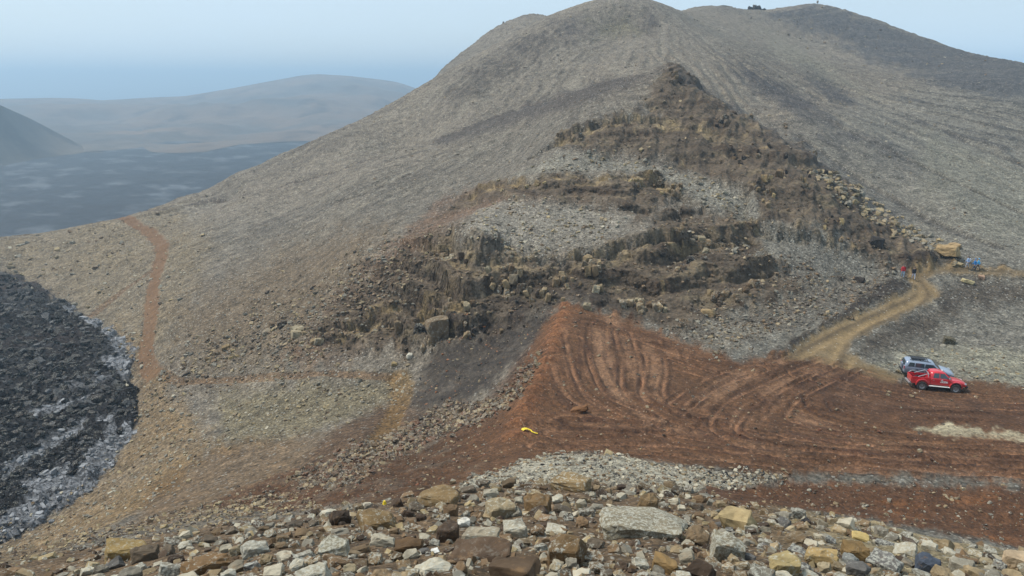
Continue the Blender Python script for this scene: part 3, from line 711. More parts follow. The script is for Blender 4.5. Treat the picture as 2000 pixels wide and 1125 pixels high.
# tracks worn into the road and the yard mouth
for pts in ([(1540,700),(1620,655),(1720,610),(1790,580),(1806,562),(1778,547),(1800,533),(1860,525),(2000,528),(2300,530)],
            [(1640,712),(1655,675),(1700,640),(1780,605),(1822,580),(1815,562),(1788,547),(1815,537),(1870,528),(2000,531)]):
    sl, d, sg, run = line_dist(pts, 2.4, 12)
    g = np.exp(-((d - 0.9) / 0.4) ** 2) * ROAD[sl]
    Z[sl] -= 0.07 * g
    col[sl] = mixc(col[sl], C(146, 124, 90), g * 0.55)
    col[sl] = mixc(col[sl], C(82, 70, 54), np.exp(-(d / 0.35) ** 2) * ROAD[sl] * 0.7)
# bulldozed scallops along the edge of the dam
sl, d, sg, run = line_dist([(1104,596),(1090,640),(1075,680),(1058,730),(1040,770),(1020,810),(1005,850)], 6, 10)
ridge = np.exp(-(d / 1.1) ** 2) * (0.75 + 0.5 * np.sin(run * 2.4 + 1.5 * fbm(run, d, 3, 2, 9)))
Z[sl] += 0.45 * ridge * RED[sl]
col[sl] = mixc(col[sl], C(150, 100, 68), np.clip(ridge, 0, 1) * RED[sl] * 0.4)
# footpaths
FOOT = np.zeros((NA, NR))
def footpath(pts, w0, w1, colr, amount, zone=True, depth=0.12):
    sl, d, sg, run = line_dist(pts, 8, 12)
    w = (w0 + (w1 - w0) * run / max(run.max(), 1e-3)) * (1 + 0.45 * fbm(run, d, 4.0, 3, 91))
    m = sstep(w * 0.62, w * 0.38, d)
    m = m * (1 - LAVA[sl])
    col[sl] = mixc(col[sl], colr, m * amount)
    Z[sl] -= depth * m
    if zone: FOOT[sl] = np.maximum(FOOT[sl], m)
footpath([(240,424),(262,438),(300,458),(320,475),(318,500),(305,530),(297,570),(295,620),(290,660),(280,700),(300,730)], 3.8, 2.6, C(110, 82, 58), 0.85)
footpath([(296,724),(340,745),(420,743),(520,738),(650,728),(775,735)], 1.9, 1.3, C(116, 90, 64), 0.65, False)
footpath([(775,735),(792,760),(775,800),(748,850),(735,880)], 2.6, 2.0, C(128, 100, 58), 0.6, False)
footpath([(280,413),(450,388),(620,343),(800,286),(1000,216),(1150,168)], 1.6, 1.2, C(82, 72, 66), 0.7, False, 0.3)
for pts_ in ([(1480,165),(1600,228),(1750,302),(1900,372),(2080,450)], [(1560,270),(1680,350),(1800,420),(1950,480)], [(1700,190),(1850,260),(2000,330),(2100,370)], [(1420,110),(1520,150),(1640,215)]):
    footpath(pts_, 2.2, 1.6, C(76, 74, 74), 0.55, False, 0.5)
footpath([(180,615),(250,560),(300,525)], 2.6, 2.0, C(112, 86, 64), 0.6, False, 0.2)
footpath([(640,400),(700,385),(800,345)], 0.9, 0.7, C(70, 62, 56), 0.5, False, 0.3)

NOTCH = 0
Zw = Z + CZ
def ground_z(x, y):
    a = math.atan2(x, y); r = math.hypot(x, y)
    i = int(np.clip(np.searchsorted(AZ, a) - 1, 0, NA - 2)); j = int(np.clip(np.searchsorted(RR, r) - 1, 0, NR - 2))
    fa = min(1, max(0, (a - AZ[i]) / (AZ[i + 1] - AZ[i]))); fr = min(1, max(0, (r - RR[j]) / (RR[j + 1] - RR[j])))
    return (Zw[i, j] * (1 - fa) * (1 - fr) + Zw[i + 1, j] * fa * (1 - fr) + Zw[i, j + 1] * (1 - fa) * fr + Zw[i + 1, j + 1] * fa * fr)
def ground_at(px, py):
    a, r = hit(px, py)
    x, y = r * math.sin(a), r * math.cos(a)
    return Vector((x, y, ground_z(x, y)))
def m_per_px(p):                    # size of one photo pixel at a point
    return (p.y * CP - (p.z - CZ) * SP) / FPX

# zones -> one object for each piece of the setting
ZONE = np.zeros((NA, NR), int)
ZONE[OUT > 0.55] = 8
ZONE[SLOPE > 0.5] = 1
ZONE[RED > 0.5] = 2
ZONE[TRACK > 0.5] = 3
ZONE[SAND > 0.6] = 4
ZONE[ROAD > 0.5] = 5
ZONE[FOOT > 0.5] = 6
ZONE[LAVA > 0.5] = 7
ZONES = {0: ('mountain', 'scree', 'bare stony mountain with scree flanks and brown rocky nose', 'mountain'),
         8: ('rock_outcrop', 'bedrock', 'brown fractured bedrock ledges on the nose of the mountain', 'outcrop'),
         1: ('stony_slope', 'slope', 'steep stony slope falling away in the foreground', 'slope'),
         2: ('dirt_yard', 'dirt', 'churned red dirt yard and dam crossed by tyre tracks', 'dirt ground'),
         3: ('dirt_track', 'dirt', 'dark red-brown dirt track below the foreground stones', 'dirt track'),
         4: ('sand_hollow', 'dirt', 'dark sandy hollow between dam and cliff', 'hollow'),
         5: ('dirt_road', 'road', 'ochre gravel road winding up from the red yard', 'road'),
         6: ('footpath', 'road', 'worn red-brown footpath crossing the left slope', 'path'),
         7: ('lava_flow', 'lava', 'black lava flow with silvery crust along its edge', 'lava')}
V3 = np.stack([GX + HX, GY + HY, Zw], -1).reshape(-1, 3)
VC = np.clip(col, 0.004, 0.9).reshape(-1, 3)
II = np.arange(NA * NR).reshape(NA, NR)
Q = np.stack([II[:-1, :-1], II[1:, :-1], II[1:, 1:], II[:-1, 1:]], -1).reshape(-1, 4)[:, ::-1]
FZ = ZONE[:-1, :-1].ravel()
# leave out ground that sinks below the far lava field
ok = (V3[Q][:, :, 2].max(1) > CZ - 128)
SET = {}
for z, (nm, mt, lab, cat) in ZONES.items():
    q = Q[(FZ == z) & ok]
    used, inv = np.unique(q, return_inverse=True)
    o = mesh_obj(nm, V3[used], inv.reshape(-1, 4), M[mt], cols=VC[used], smooth=True)
    tag(o, lab, None, None, 'structure')
    SET[nm] = o
print('ground', NA * NR)

# ------------------------------------------------------------------ far country: lava field, moor and hills, sea
def far_z(px, py, z):                                 # distance at which a view ray meets a level
    a, t = px_at(px, py); return a, z / t
FL = -120.0
az_f = np.radians(np.linspace(-58, 20, 300)); r_f = np.exp(np.linspace(math.log(255), math.log(2200), 260))
A_, R_ = np.meshgrid(az_f, r_f, indexing='ij')
X_, Y_ = R_ * np.sin(A_), R_ * np.cos(A_)
zf = FL + 2.0 * fbm(X_, Y_, 60, 4, 101, 0.55, True) + 1.0 * fbm(X_, Y_, 15, 3, 102)
nb = fbm(X_ * 0.6 + Y_ * 0.2, Y_, 120, 4, 103, 0.55); nb2 = fbm(X_ + 0.3 * Y_, Y_ * 0.8, 55, 5, 104, 0.68)
cf = np.zeros(X_.shape + (3,)) + C(28, 30, 36)
cf = mixc(cf, C(92, 96, 102), sstep(0.05, 0.3, nb2) * 0.8)
cf = mixc(cf, C(26, 25, 28), sstep(0.0, 0.4, nb) * 0.7)
cf = mixc(cf, C(110, 112, 114), sstep(0.15, 0.4, -nb) * sstep(700, 420, R_) * 0.7)
iF = np.arange(X_.size).reshape(X_.shape)
qF = np.stack([iF[:-1, :-1], iF[1:, :-1], iF[1:, 1:], iF[:-1, 1:]], -1).reshape(-1, 4)[:, ::-1]
o = mesh_obj('lava_field', np.stack([X_, Y_, zf + CZ], -1).reshape(-1, 3), qF, M['farlava'], cols=cf.reshape(-1, 3), smooth=True)
tag(o, 'wide dark lava field filling the valley beyond the saddle', None, None, 'structure')

def far_hill(name, label, crest, crest_r, foot, foot_z, colA, colB, back=900, seed=0, na=220, ns=70, rough=8.0, shape=1.0):
    cpx = np.array([c[0] for c in crest], float)
    az = np.linspace(px_at(cpx[0], 200)[0], px_at(cpx[-1], 200)[0], na)
    ca_ = np.array([px_at(*c)[0] for c in crest]); ct = np.array([px_at(*c)[1] for c in crest])
    tcr = np.interp(az, ca_, ct)
    for _ in range(2): tcr[1:-1] = (tcr[:-2] + 2 * tcr[1:-1] + tcr[2:]) / 4
    fa = np.array([px_at(*c)[0] for c in foot]); fr = np.array([far_z(*c, foot_z)[1] for c in foot])
    rft = np.interp(az, fa, fr)
    rcr = np.maximum(crest_r + 0 * az, rft + 120)
    s = np.linspace(0, 1, ns)
    r1 = rft[:, None] + (rcr - rft)[:, None] * s[None] ** 0.9
    zc = rcr * tcr
    h = (s[None] ** shape)
    z1 = foot_z + (zc[:, None] - foot_z) * h
    nz = fbm(r1 * np.sin(az)[:, None], r1 * np.cos(az)[:, None], 330, 5, seed)
    z1 += rough * nz * (s * (1 - s) * 4)[None] * 3.0
    sb = np.linspace(0, 1, 12)[1:]
    r2 = rcr[:, None] + back * sb[None]; z2 = zc[:, None] - (zc[:, None] - foot_z + 120) * (sb[None] ** 1.5)
    r = np.concatenate([r1, r2], 1); z = np.concatenate([z1, z2], 1)
    X = r * np.sin(az)[:, None]; Y = r * np.cos(az)[:, None]
    c = np.zeros(X.shape + (3,)) + colA
    c = mixc(c, colB, sstep(-0.15, 0.3, fbm(X, Y, 260, 5, seed + 3)))
    c = mixc(c, colA * 0.35, sstep(0.1, 0.4, fbm(X * 1.5, Y, 120, 5, seed + 5)) * 0.75)
    c = mixc(c, colB * 1.5, sstep(0.15, 0.45, fbm(X, Y * 0.5, 150, 5, seed + 8)) * 0.6)
    I = np.arange(X.size).reshape(X.shape)
    q = np.stack([I[:-1, :-1], I[1:, :-1], I[1:, 1:], I[:-1, 1:]], -1).reshape(-1, 4)[:, ::-1]
    ob = mesh_obj(name, np.stack([X, Y, z + CZ], -1).reshape(-1, 3), q, M['far'], cols=c.reshape(-1, 3), smooth=True)
    return tag(ob, label, None, None, 'structure')
far_hill('far_ridge', 'long hazy ridge with a broad low summit closing the valley', [(-500,205),(-200,196),(0,193),(100,191),(150,192),(200,196),(250,193),(300,190),(360,188),(450,173),(530,158),(590,147),(618,144.5),(680,148),(740,155),(775,160),(800,168),(850,186),(950,215),(1150,230)], 3000,
         [(-500,330),(0,318),(160,297),(240,292),(280,287),(292,297),(340,299),(400,297),(440,288),(470,282),(600,275),(800,262),(1150,255)], FL + 1.5, C(112, 94, 78), C(92, 84, 76), seed=201, rough=15, shape=1.25)
far_hill('far_hill', 'hazy hill side falling to the lava field at the left edge', [(-700,100),(-300,150),(-100,180),(0,205),(60,232),(100,253),(140,274),(170,290),(215,298)], 1300,
         [(-700,345),(-300,335),(0,325),(60,313),(100,307),(140,302),(170,297),(215,299)], FL + 1.0, C(102, 90, 76), C(82, 75, 68), seed=231, rough=3, shape=1.0, back=500)
# sea
rs = np.array([2500, 4000, 7000, 12000, 20000, 32000.0]); azs = np.radians(np.linspace(-62, 62, 40))
A_, R_ = np.meshgrid(azs, rs, indexing='ij')
msea, nt, b = nmat('sea_water')
b.inputs['Base Color'].default_value = (0.03, 0.06, 0.08, 1); b.inputs['Roughness'].default_value = 0.35
_nz = N(nt, 'ShaderNodeTexNoise', Scale=0.02, Detail=6.0); _tc = N(nt, 'ShaderNodeTexCoord'); nt.links.new(_tc.outputs['Object'], _nz.inputs['Vector'])
_bp = N(nt, 'ShaderNodeBump', Strength=0.4, Distance=3.0); nt.links.new(_nz.outputs['Fac'], _bp.inputs['Height']); nt.links.new(_bp.outputs['Normal'], b.inputs['Normal'])
iF = np.arange(A_.size).reshape(A_.shape)
qF = np.stack([iF[:-1, :-1], iF[1:, :-1], iF[1:, 1:], iF[:-1, 1:]], -1).reshape(-1, 4)[:, ::-1]
sea = mesh_obj('sea', np.stack([R_ * np.sin(A_), R_ * np.cos(A_), 0 * A_ - 210 + CZ], -1).reshape(-1, 3), qF, msea)
tag(sea, 'pale hazy sea on the horizon', None, None, 'structure')

# ------------------------------------------------------------------ stones
def hull_rock(seed, n=3, flat=(1, 1, 0.7), angular=0.75, detail=0):
    """a broken block: jittered box corners, a few knocked off"""
    rr_ = random.Random(seed)
    bm = bmesh.new()
    for cx in (-1, 1):
        for cy in (-1, 1):
            for cz in (-1, 1):
                if rr_.random() < 0.22:                      # a corner broken away: three points instead of one
                    for ax in range(3):
                        q = [cx, cy, cz]; q[ax] *= rr_.uniform(-0.1, 0.5)
                        bm.verts.new([q[i] * flat[i] * 0.5 * rr_.uniform(.8, 1) for i in range(3)])
                else:
                    j = [rr_.uniform(0.45, 1.0) for _ in range(3)]
                    bm.verts.new((cx * j[0] * flat[0] * 0.5, cy * j[1] * flat[1] * 0.5, cz * j[2] * flat[2] * 0.5))
    for _ in range(n % 4):
        v = Vector((rr_.gauss(0, 1), rr_.gauss(0, 1), rr_.gauss(0, 1))).normalized() * 1.05
        bm.verts.new((v.x * flat[0] * 0.5, v.y * flat[1] * 0.5, v.z * flat[2] * 0.5))
    res = bmesh.ops.convex_hull(bm, input=bm.verts)
    junk = [g for g in res['geom_interior'] if isinstance(g, bmesh.types.BMVert)]
    if junk: bmesh.ops.delete(bm, geom=junk, context='VERTS')
    if detail:
        bmesh.ops.bevel(bm, geom=list(bm.edges), offset=0.022, segments=1, affect='EDGES', profile=0.6)
        bmesh.ops.triangulate(bm, faces=bm.faces)
        for _ in range(detail):
            long = [e for e in bm.edges if e.calc_length() > 0.13]
            bmesh.ops.subdivide_edges(bm, edges=long, cuts=1, use_grid_fill=True)
            bmesh.ops.triangulate(bm, faces=bm.faces)
        co = np.array([v.co[:] for v in bm.verts])
        nn = noise2(co[:, 0] * 3 + co[:, 2] * 2.3 + seed, co[:, 1] * 3 - co[:, 2] * 1.7, seed) * 0.05 + noise2(co[:, 0] * 9 + co[:, 2] * 7, co[:, 1] * 9 + co[:, 2] * 5 + seed, seed + 3) * 0.03
        bm.normal_update()
        for v, d in zip(bm.verts, nn): v.co += v.normal * float(d)
    bmesh.ops.triangulate(bm, faces=bm.faces)
    bmesh.ops.recalc_face_normals(bm, faces=bm.faces)
    me = bpy.data.meshes.new('stone')
    bm.to_mesh(me); bm.free()
    return me

def me_arrays(me):
    v = np.empty(len(me.vertices) * 3, np.float32); me.vertices.foreach_get('co', v)
    f = np.empty(len(me.polygons) * 3, np.int32); me.polygons.foreach_get('vertices', f)
    return v.reshape(-1, 3), f.reshape(-1, 3)

SMALL = [me_arrays(hull_rock(500 + i, i, (1, 0.6 + 0.05 * (i % 8), 0.35 + 0.05 * (i % 7)), 0.6)) for i in range(20)]
BIG = []
for i in range(16):
    me = hull_rock(700 + i, i, (1, 0.65 + 0.04 * (i % 8), 0.45 + 0.05 * (i % 7)), 0.62, 2)
    BIG.append(me)
BIGM = {}
def big_mesh(i, mat):
    k = (i % len(BIG), mat)
    if k not in BIGM:
        me = BIG[i % len(BIG)].copy(); me.materials.append(M[mat]); BIGM[k] = me
    return BIGM[k]

def rubble(name, parent, pos, size, cols, mat, flat=1.0, kind='stuff'):
    """many loose stones as one part"""
    Vs, Fs, Cs = [], [], []; base = 0
    n = len(pos)
    pid = rng.integers(0, len(SMALL), n)
    for p in range(len(SMALL)):
        idx = np.where(pid == p)[0]
        if not len(idx): continue
        v, f = SMALL[p]; m = len(idx)
        a = rng.uniform(0, 2 * np.pi, m); tx = rng.normal(0, 0.35, m); ty = rng.normal(0, 0.35, m)
        ca_, sa = np.cos(a), np.sin(a); cx, sx = np.cos(tx), np.sin(tx); cy, sy = np.cos(ty), np.sin(ty)
        O, I = np.zeros(m), np.ones(m)
        Rz = np.stack([ca_, -sa, O, sa, ca_, O, O, O, I], -1).reshape(m, 3, 3)
        Rx = np.stack([I, O, O, O, cx, -sx, O, sx, cx], -1).reshape(m, 3, 3)
        Ry = np.stack([cy, O, sy, O, I, O, -sy, O, cy], -1).reshape(m, 3, 3)
        Rm = Rz @ Rx @ Ry
        sc3 = size[idx][:, None] * np.stack([rng.uniform(.8, 1.25, m), rng.uniform(.8, 1.25, m), rng.uniform(.7, 1.2, m) * flat], -1)
        w = np.einsum('mij,mkj->mki', Rm, v[None] * sc3[:, None]) + pos[idx][:, None]
        Vs.append(w.reshape(-1, 3)); Cs.append(np.repeat(cols[idx], len(v), 0))
        Fs.append((f[None] + (np.arange(m) * len(v))[:, None, None] + base).reshape(-1, 3)); base += m * len(v)
    ob = mesh_obj(name, np.concatenate(Vs), np.concatenate(Fs).astype(np.int32), mat, parent, np.concatenate(Cs))
    if kind: ob['kind'] = kind
    return ob

def scatter(mask, n, weight_px=True, power=1.0):
    """n random ground points where mask is set, evenly spread as seen on the slope"""
    w = np.clip(mask[:-1, :-1], 0, 1)
    vis = (T0[:-1, :-1] >= SM[:-1, :-1] - 0.012)
    dA = np.diff(AZ)[:, None] * np.ones((1, NR - 1)); dT = np.maximum(np.diff(T0, axis=1)[:-1], 0.00004)
    w = w * dA * (dT if weight_px else (GR[:-1, :-1] * np.diff(RR)[None])) * vis
    w = (w / w.sum()).ravel()
    k = rng.choice(w.size, n, p=w)
    i, j = np.divmod(k, NR - 1)
    fa, fr = rng.random(n), rng.random(n)
    a = AZ[i] + (AZ[i + 1] - AZ[i]) * fa; r = RR[j] + (RR[j + 1] - RR[j]) * fr
    z = Zw[i, j] * (1 - fa) * (1 - fr) + Zw[i + 1, j] * fa * (1 - fr) + Zw[i, j + 1] * (1 - fa) * fr + Zw[i + 1, j + 1] * fa * fr
    return np.stack([r * np.sin(a), r * np.cos(a), z], -1), a, r
def pick(cols, n, p=None):
    c = np.array(cols); k = rng.choice(len(c), n, p=p)
    return c[k] * rng.uniform(0.75, 1.25, (n, 1))
TAN, BRN, DBR, GRY, PAL, YEL, BLK = C(140, 124, 98), C(112, 92, 70), C(74, 61, 50), C(126, 121, 110), C(168, 161, 144), C(146, 130, 98), C(46, 44, 45)

def strew(name, parent, mask, n, px_lo, px_hi, cols, p=None, sink=0.1, power=2.2):
    pos, a, r = scatter(mask, n)
    size = (px_lo + (px_hi - px_lo) * rng.random(n) ** power) * (r / (FPX * 0.96))
    pos[:, 2] += size * (0.5 * 0.4 - sink)
    return rubble(name, parent, pos, size, pick(cols, n, p), M['rubble'])
SLOPE_ROCK = np.clip(SLOPE - GSTRIP, 0, 1) * sstep(0.02, 0.4, SLOPE)
strew('loose_stones', SET['stony_slope'], SLOPE_ROCK, 15000, 4, 28, [TAN, BRN, DBR, GRY, PAL, YEL], [.2, .32, .2, .14, .08, .06])
strew('loose_stones', SET['mountain'], patch([(0,1105),(200,1062),(420,1032),(520,1015),(640,995),(560,960),(400,985),(250,1020),(100,1060),(0,1080)], 4, 3), 1600, 3, 13, [TAN, BRN, DBR, YEL], None, 0.12, 3.0)
strew('gravel', SET['stony_slope'], GSTRIP, 3500, 3, 11, [GRY, PAL, TAN, BLK, BRN], [.35, .3, .15, .08, .12])
strew('loose_stones', SET['dirt_yard'], RED * (0.15 + LEFTRED), 1500, 2, 9, [BRN, DBR, TAN, C(104, 66, 46)], None, 0.15, 3.0)
strew('loose_stones', SET['dirt_track'], TRACK, 700, 2, 10, [BRN, DBR, GRY, TAN], None, 0.15, 3.0)
RUBBLE_L = patch([(560,940),(700,870),(800,830),(860,800),(960,780),(1030,720),(1050,700),(1010,780),(930,830),(850,860),(760,900),(650,960)], 4, 3)
strew('rubble', SET['mountain'], RUBBLE_L, 2600, 4, 15, [BRN, C(110, 98, 84), DBR, TAN, C(100, 72, 54)], None, 0.08)
LEFT_ROCKS = patch([(300,760),(380,680),(520,600),(640,540),(760,470),(850,470),(800,560),(650,680),(560,720),(420,735)], 8, 5)
strew('loose_stones', SET['sand_hollow'], SAND, 260, 2, 8, [BRN, DBR, TAN, C(150, 96, 62), BLK], None, 0.15, 2.6)
strew('rubble', SET['mountain'], LEFT_ROCKS, 2500, 2, 10, [TAN, BRN, GRY, DBR, YEL], [.25, .3, .2, .15, .1], 0.1, 3.0)
strew('rubble', SET['rock_outcrop'], OUTA, 1100, 2, 10, [TAN, BRN, DBR, C(100, 82, 64)], [.2, .3, .2, .3], 0.2, 3.2)
strew('rubble', SET['rock_outcrop'], np.clip(OUTB + OUTC, 0, 1), 600, 2, 7, [TAN, BRN, DBR, C(100, 82, 64)], [.2, .3, .2, .3], 0.2, 3.2)
strew('clinker', SET['lava_flow'], LAVA * (1 - PAHOE) * (LAVAH > 0.2), 5500, 4, 17, [C(38, 36, 38), C(50, 46, 46), C(60, 61, 66), C(30, 29, 31)], None, 0.2, 2.4)
strew('crust_plates', SET['lava_flow'], PAHOE, 500, 4, 14, [C(142, 145, 152), C(126, 129, 136), C(108, 111, 118)], None, 0.22, 2.0)
strew('rubble', SET['mountain'], GREYR, 1800, 2, 9, [GRY, DBR, BRN, TAN], [.35, .25, .25, .15], 0.1, 3.0)
strew('rubble', SET['mountain'], BENCH + OCHRE * 1.5 + LEFTS * 0.3 + PALEG + PLAT + TERR, 4200, 2, 9, [GRY, TAN, PAL, BRN, YEL], None, 0.1, 3.0)
FLANK = sstep(95, 125, GR) * calm * (1 - OUT) * sstep(520, 440, GR)
strew('rubble', SET['mountain'], FLANK, 3500, 1.5, 4.5, [GRY, PAL, TAN, DBR, BRN], [.35, .08, .27, .15, .15], 0.1, 3.0)
EDGE_L = patch([(1560,330),(1640,400),(1750,470),(1870,510),(1850,480),(1740,420),(1650,350)], 2, 2)
strew('rubble', SET['mountain'], EDGE_L, 350, 5, 14, [TAN, YEL, GRY], None, 0.08)
print('rubble done')

# single stones on the slope by the camera (parts of the slope)
_bi = [0]
def boulder(name, px, py, w, h, colr, mat='rock', rot=None, parent=None, deep=None, sink=0.22, mesh=None, tilt=0.25):
    """a stone w by h photo pixels large, standing on the ground seen at (px, py); py is its foot"""
    p = ground_at(px, py)
    k = m_per_px(p)
    _bi[0] += 1
    me = big_mesh(mesh if mesh is not None else _bi[0] * 5, mat)
    o = bpy.data.objects.new(name, me); COL.objects.link(o)
    dx = w * k; dz = h * k * 1.05; dy = deep * k if deep else (dx + dz) * 0.5
    bb = [max(v.co[i] for v in me.vertices) - min(v.co[i] for v in me.vertices) for i in range(3)]
    o.scale = (dx / bb[0], dy / bb[1], dz / bb[2])
    rz = -math.atan2(p.x, p.y) + random.uniform(-0.3, 0.3)
    o.rotation_euler = (random.uniform(-tilt, tilt), random.uniform(-tilt, tilt), rz) if rot is None else rot
    o.location = p + Vector((0, 0, dz * (0.5 - sink)))
    o.color = (*np.clip(np.asarray(colr), 0.01, 0.9), 1)
    if parent is not None: o.parent = parent
    return o

NAMED = [  # x, foot y, width, height, colour, material, label, category, mesh
 (1250,1050,170,50,C(128,120,102),'lichen_rock','large pale slab crusted with grey lichen across the foreground stones','boulder',13),
 (1440,1036,66,52,C(162,144,108),'bare_rock','yellow boulder with a grey end above the dark red track','boulder',5),
 (1107,1096,70,66,C(104,84,58),'rock','brown pyramid-shaped rock with white lichen dots near the bottom edge','boulder',7),
 (800,1080,58,32,C(92,72,50),'bare_rock','smooth dark brown loaf-shaped stone among paler lichen stones','stone',2),
 (652,1088,64,44,C(136,130,112),'lichen_rock','pale grey domed boulder left of the dark brown loaf-shaped stone','boulder',9),
 (245,1088,80,40,C(132,112,72),'rock','yellow-brown rock with white crusted top at the left end of the stones','boulder',11),
 (285,1096,55,32,C(96,84,70),'bare_rock','flat brown slab leaning beside the yellow-brown rock at left','slab',12),
 (935,1100,125,36,C(84,68,54),'rock','long dark brown stone bar lying left of the pyramid-shaped rock','boulder',1),
 (1010,1128,105,42,C(88,72,56),'rock','dark brown slab cut by the bottom edge left of centre','slab',4),
 (1572,1028,20,20,BLK,'bare_rock','small round black stone at the top of the pale rubble','stone',8),
 (1810,1112,46,42,C(70,78,92),'bare_rock','blue-black glossy boulder in the pale rubble at lower right','boulder',6),
 (1660,1106,36,32,C(120,122,120),'rock','round stone half blue-grey and half tan at lower right','stone',10),
 (1530,1128,62,52,C(160,144,104),'rock','tan block with a sharp edge cut by the bottom edge','boulder',13),
 (1602,1108,62,46,C(166,142,98),'rock','light brown boulder between the tan block and the half-grey stone','boulder',14),
 (1668,1088,52,40,C(124,102,68),'bare_rock','brown angular boulder behind the half-grey round stone','boulder',15),
 (1682,1058,36,16,C(188,166,112),'bare_rock','thin bright yellow slab lying on the pale rubble','slab',0),
 (1420,1092,66,56,C(132,124,106),'lichen_rock','rounded boulder covered in white lichen below the yellow boulder','boulder',2),
 (858,988,80,38,C(124,104,74),'rock','broad tan boulder at the upper left edge of the stone field','boulder',3),
 (1112,956,84,28,C(132,112,80),'rock','broad flat yellow-brown boulder at the top edge of the stone field','boulder',9),
 (1050,1005,58,46,C(110,88,60),'rock','brown cube-like boulder above the white stones near the centre','boulder',12),
 (975,1012,62,48,C(146,132,106),'rock','grey-brown upright boulder left of the cube-like boulder','boulder',7),
 (905,1030,26,20,C(214,212,204),'bare_rock','small bright white stone right of the tan slab','stone',1),
 (850,1086,20,15,C(224,224,220),'bare_rock','small white pebble just right of the loaf-shaped stone','stone',5),
 (498,1086,52,30,C(150,146,134),'lichen_rock','white crusted rock in the left half of the stone field','stone',6),
 (738,1028,78,34,C(118,98,68),'rock','low tan slab sloping left below the tiny yellow marker','slab',10),
 (1296,1108,52,42,C(132,108,72),'rock','round brown stone below the right end of the lichen slab','stone',11),
 (1985,1112,50,42,C(176,156,130),'rock','pinkish pale boulder in the lower right corner','boulder',13),
 (1262,1000,42,46,C(120,100,72),'rock','brown pillar-like stone with a white top behind the lichen slab','stone',8),
 (940,1058,70,46,C(150,140,122),'rock','grey boulder with lichen left of the pyramid-shaped rock','boulder',14),
 (400,1112,90,32,C(112,88,60),'rock','flat brown stone near the bottom left of the stone field','slab',15),
 (1880,1115,46,30,C(146,140,126),'rock','grey stone right of the blue-black glossy boulder','stone',4),
 # farther off
 (800,695,13,13,C(186,182,170),'bare_rock','lone pale grey stone on the slope beside the dark hollow','stone',3),
 (770,712,12,9,C(150,132,96),'bare_rock','small tan stone by the path left of the dark hollow','stone',6),
 (1851,505,42,22,C(164,140,104),'bare_rock','largest flat tan boulder above the bend of the road','boulder',0),
 (1864,482,24,16,C(164,140,106),'bare_rock','smaller tan boulder just above the largest flat tan boulder','boulder',7),
 (1678,551,20,13,C(58,52,48),'bare_rock','dark brown boulder on grey scree left of the walkers','boulder',9),
 (1710,492,26,20,C(50,46,44),'bare_rock','dark boulder below the brown rocky nose at right','boulder',12),
 (1853,674,22,19,C(80,73,56),'rock','dark mossy boulder on the gravel above the parked cars','boulder',2),
 (1889,553,24,9,C(176,164,128),'bare_rock','thin pale slab lying below the road near the walkers in blue','slab',15),
 (1917,542,14,9,C(168,138,116),'bare_rock','pinkish stone below the road at right','stone',5),
 (1130,804,38,13,C(116,82,54),'bare_rock','brown clod of soil and stone on the red yard','clod',11),
 (856,652,50,52,C(116,100,80),'cliff_rock','big upright pale-faced block leaning from the lower cliff','rock block',13),
 (1383,618,30,16,C(150,130,98),'cliff_rock','tan slab tilted on the grey scree under the cliff','slab',10),
]
ALLOT = []
for x, y, w, h, c, mt, lab, cat, me in NAMED:
    o = boulder({'boulder': 'boulder', 'stone': 'stone', 'slab': 'stone_slab', 'clod': 'soil_clod', 'rock block': 'rock_block'}[cat], x, y, w, h, c, mt, mesh=me, tilt=0.5 if cat == 'clod' or y == 674 else 0.15, sink=0.36 if cat == 'clod' else (0.34 if y < 800 else 0.22))
    tag(o, lab, cat, 'boulders lying about the slopes')
    if y > 900: ALLOT.append((x, y - h / 2, max(w, h) * 0.5))
# the next largest stones of the slope, each a part of it
pal_l = [BRN, DBR, C(104, 88, 68), C(122, 106, 84), GRY, PAL, C(96, 86, 74)]
pal_r = [TAN, C(150, 138, 114), C(140, 132, 116), GRY, PAL, GRY, C(124, 106, 82), C(96, 94, 92)]
tries = 0; made = 0
while made < 285 and tries < 6000:
    tries += 1
    px = random.uniform(120, 2010)
    top = np.interp(px, [p[0] for p in SLOPE_EDGE if p[0] not in (1530, 1480)], [p[1] for p in SLOPE_EDGE if p[0] not in (1530, 1480)])
    if 930 < px < 1400: top = max(top, 938)
    f = random.random()
    py = top + 4 + (1128 - top) * f
    big = 18 + (py - 920) * 0.15
    w = big * (0.55 + 0.9 * random.random() ** 2)
    if px < 300 and py < 1118 - (px - 120) * 0.25: continue
    if any((px - a) ** 2 + ((py - b) * 1.7) ** 2 < (r + w * 0.42) ** 2 for a, b, r in ALLOT): continue
    h = w * random.uniform(0.45, 0.85)
    pal = pal_r if px > 1380 or (py > 1070 and random.random() < 0.45) else pal_l
    c = random.choice(pal) * random.uniform(0.8, 1.2)
    lich = random.random()
    mt = 'lichen_rock' if lich < (0.42 if py > 1040 else 0.16) else ('rock' if lich < 0.75 else 'bare_rock')
    boulder('stone', px, py + h * 0.4, w, h, c, mt, parent=SET['stony_slope'], tilt=0.4)
    ALLOT.append((px, py, w * 0.5)); made += 1
print('stones', made)

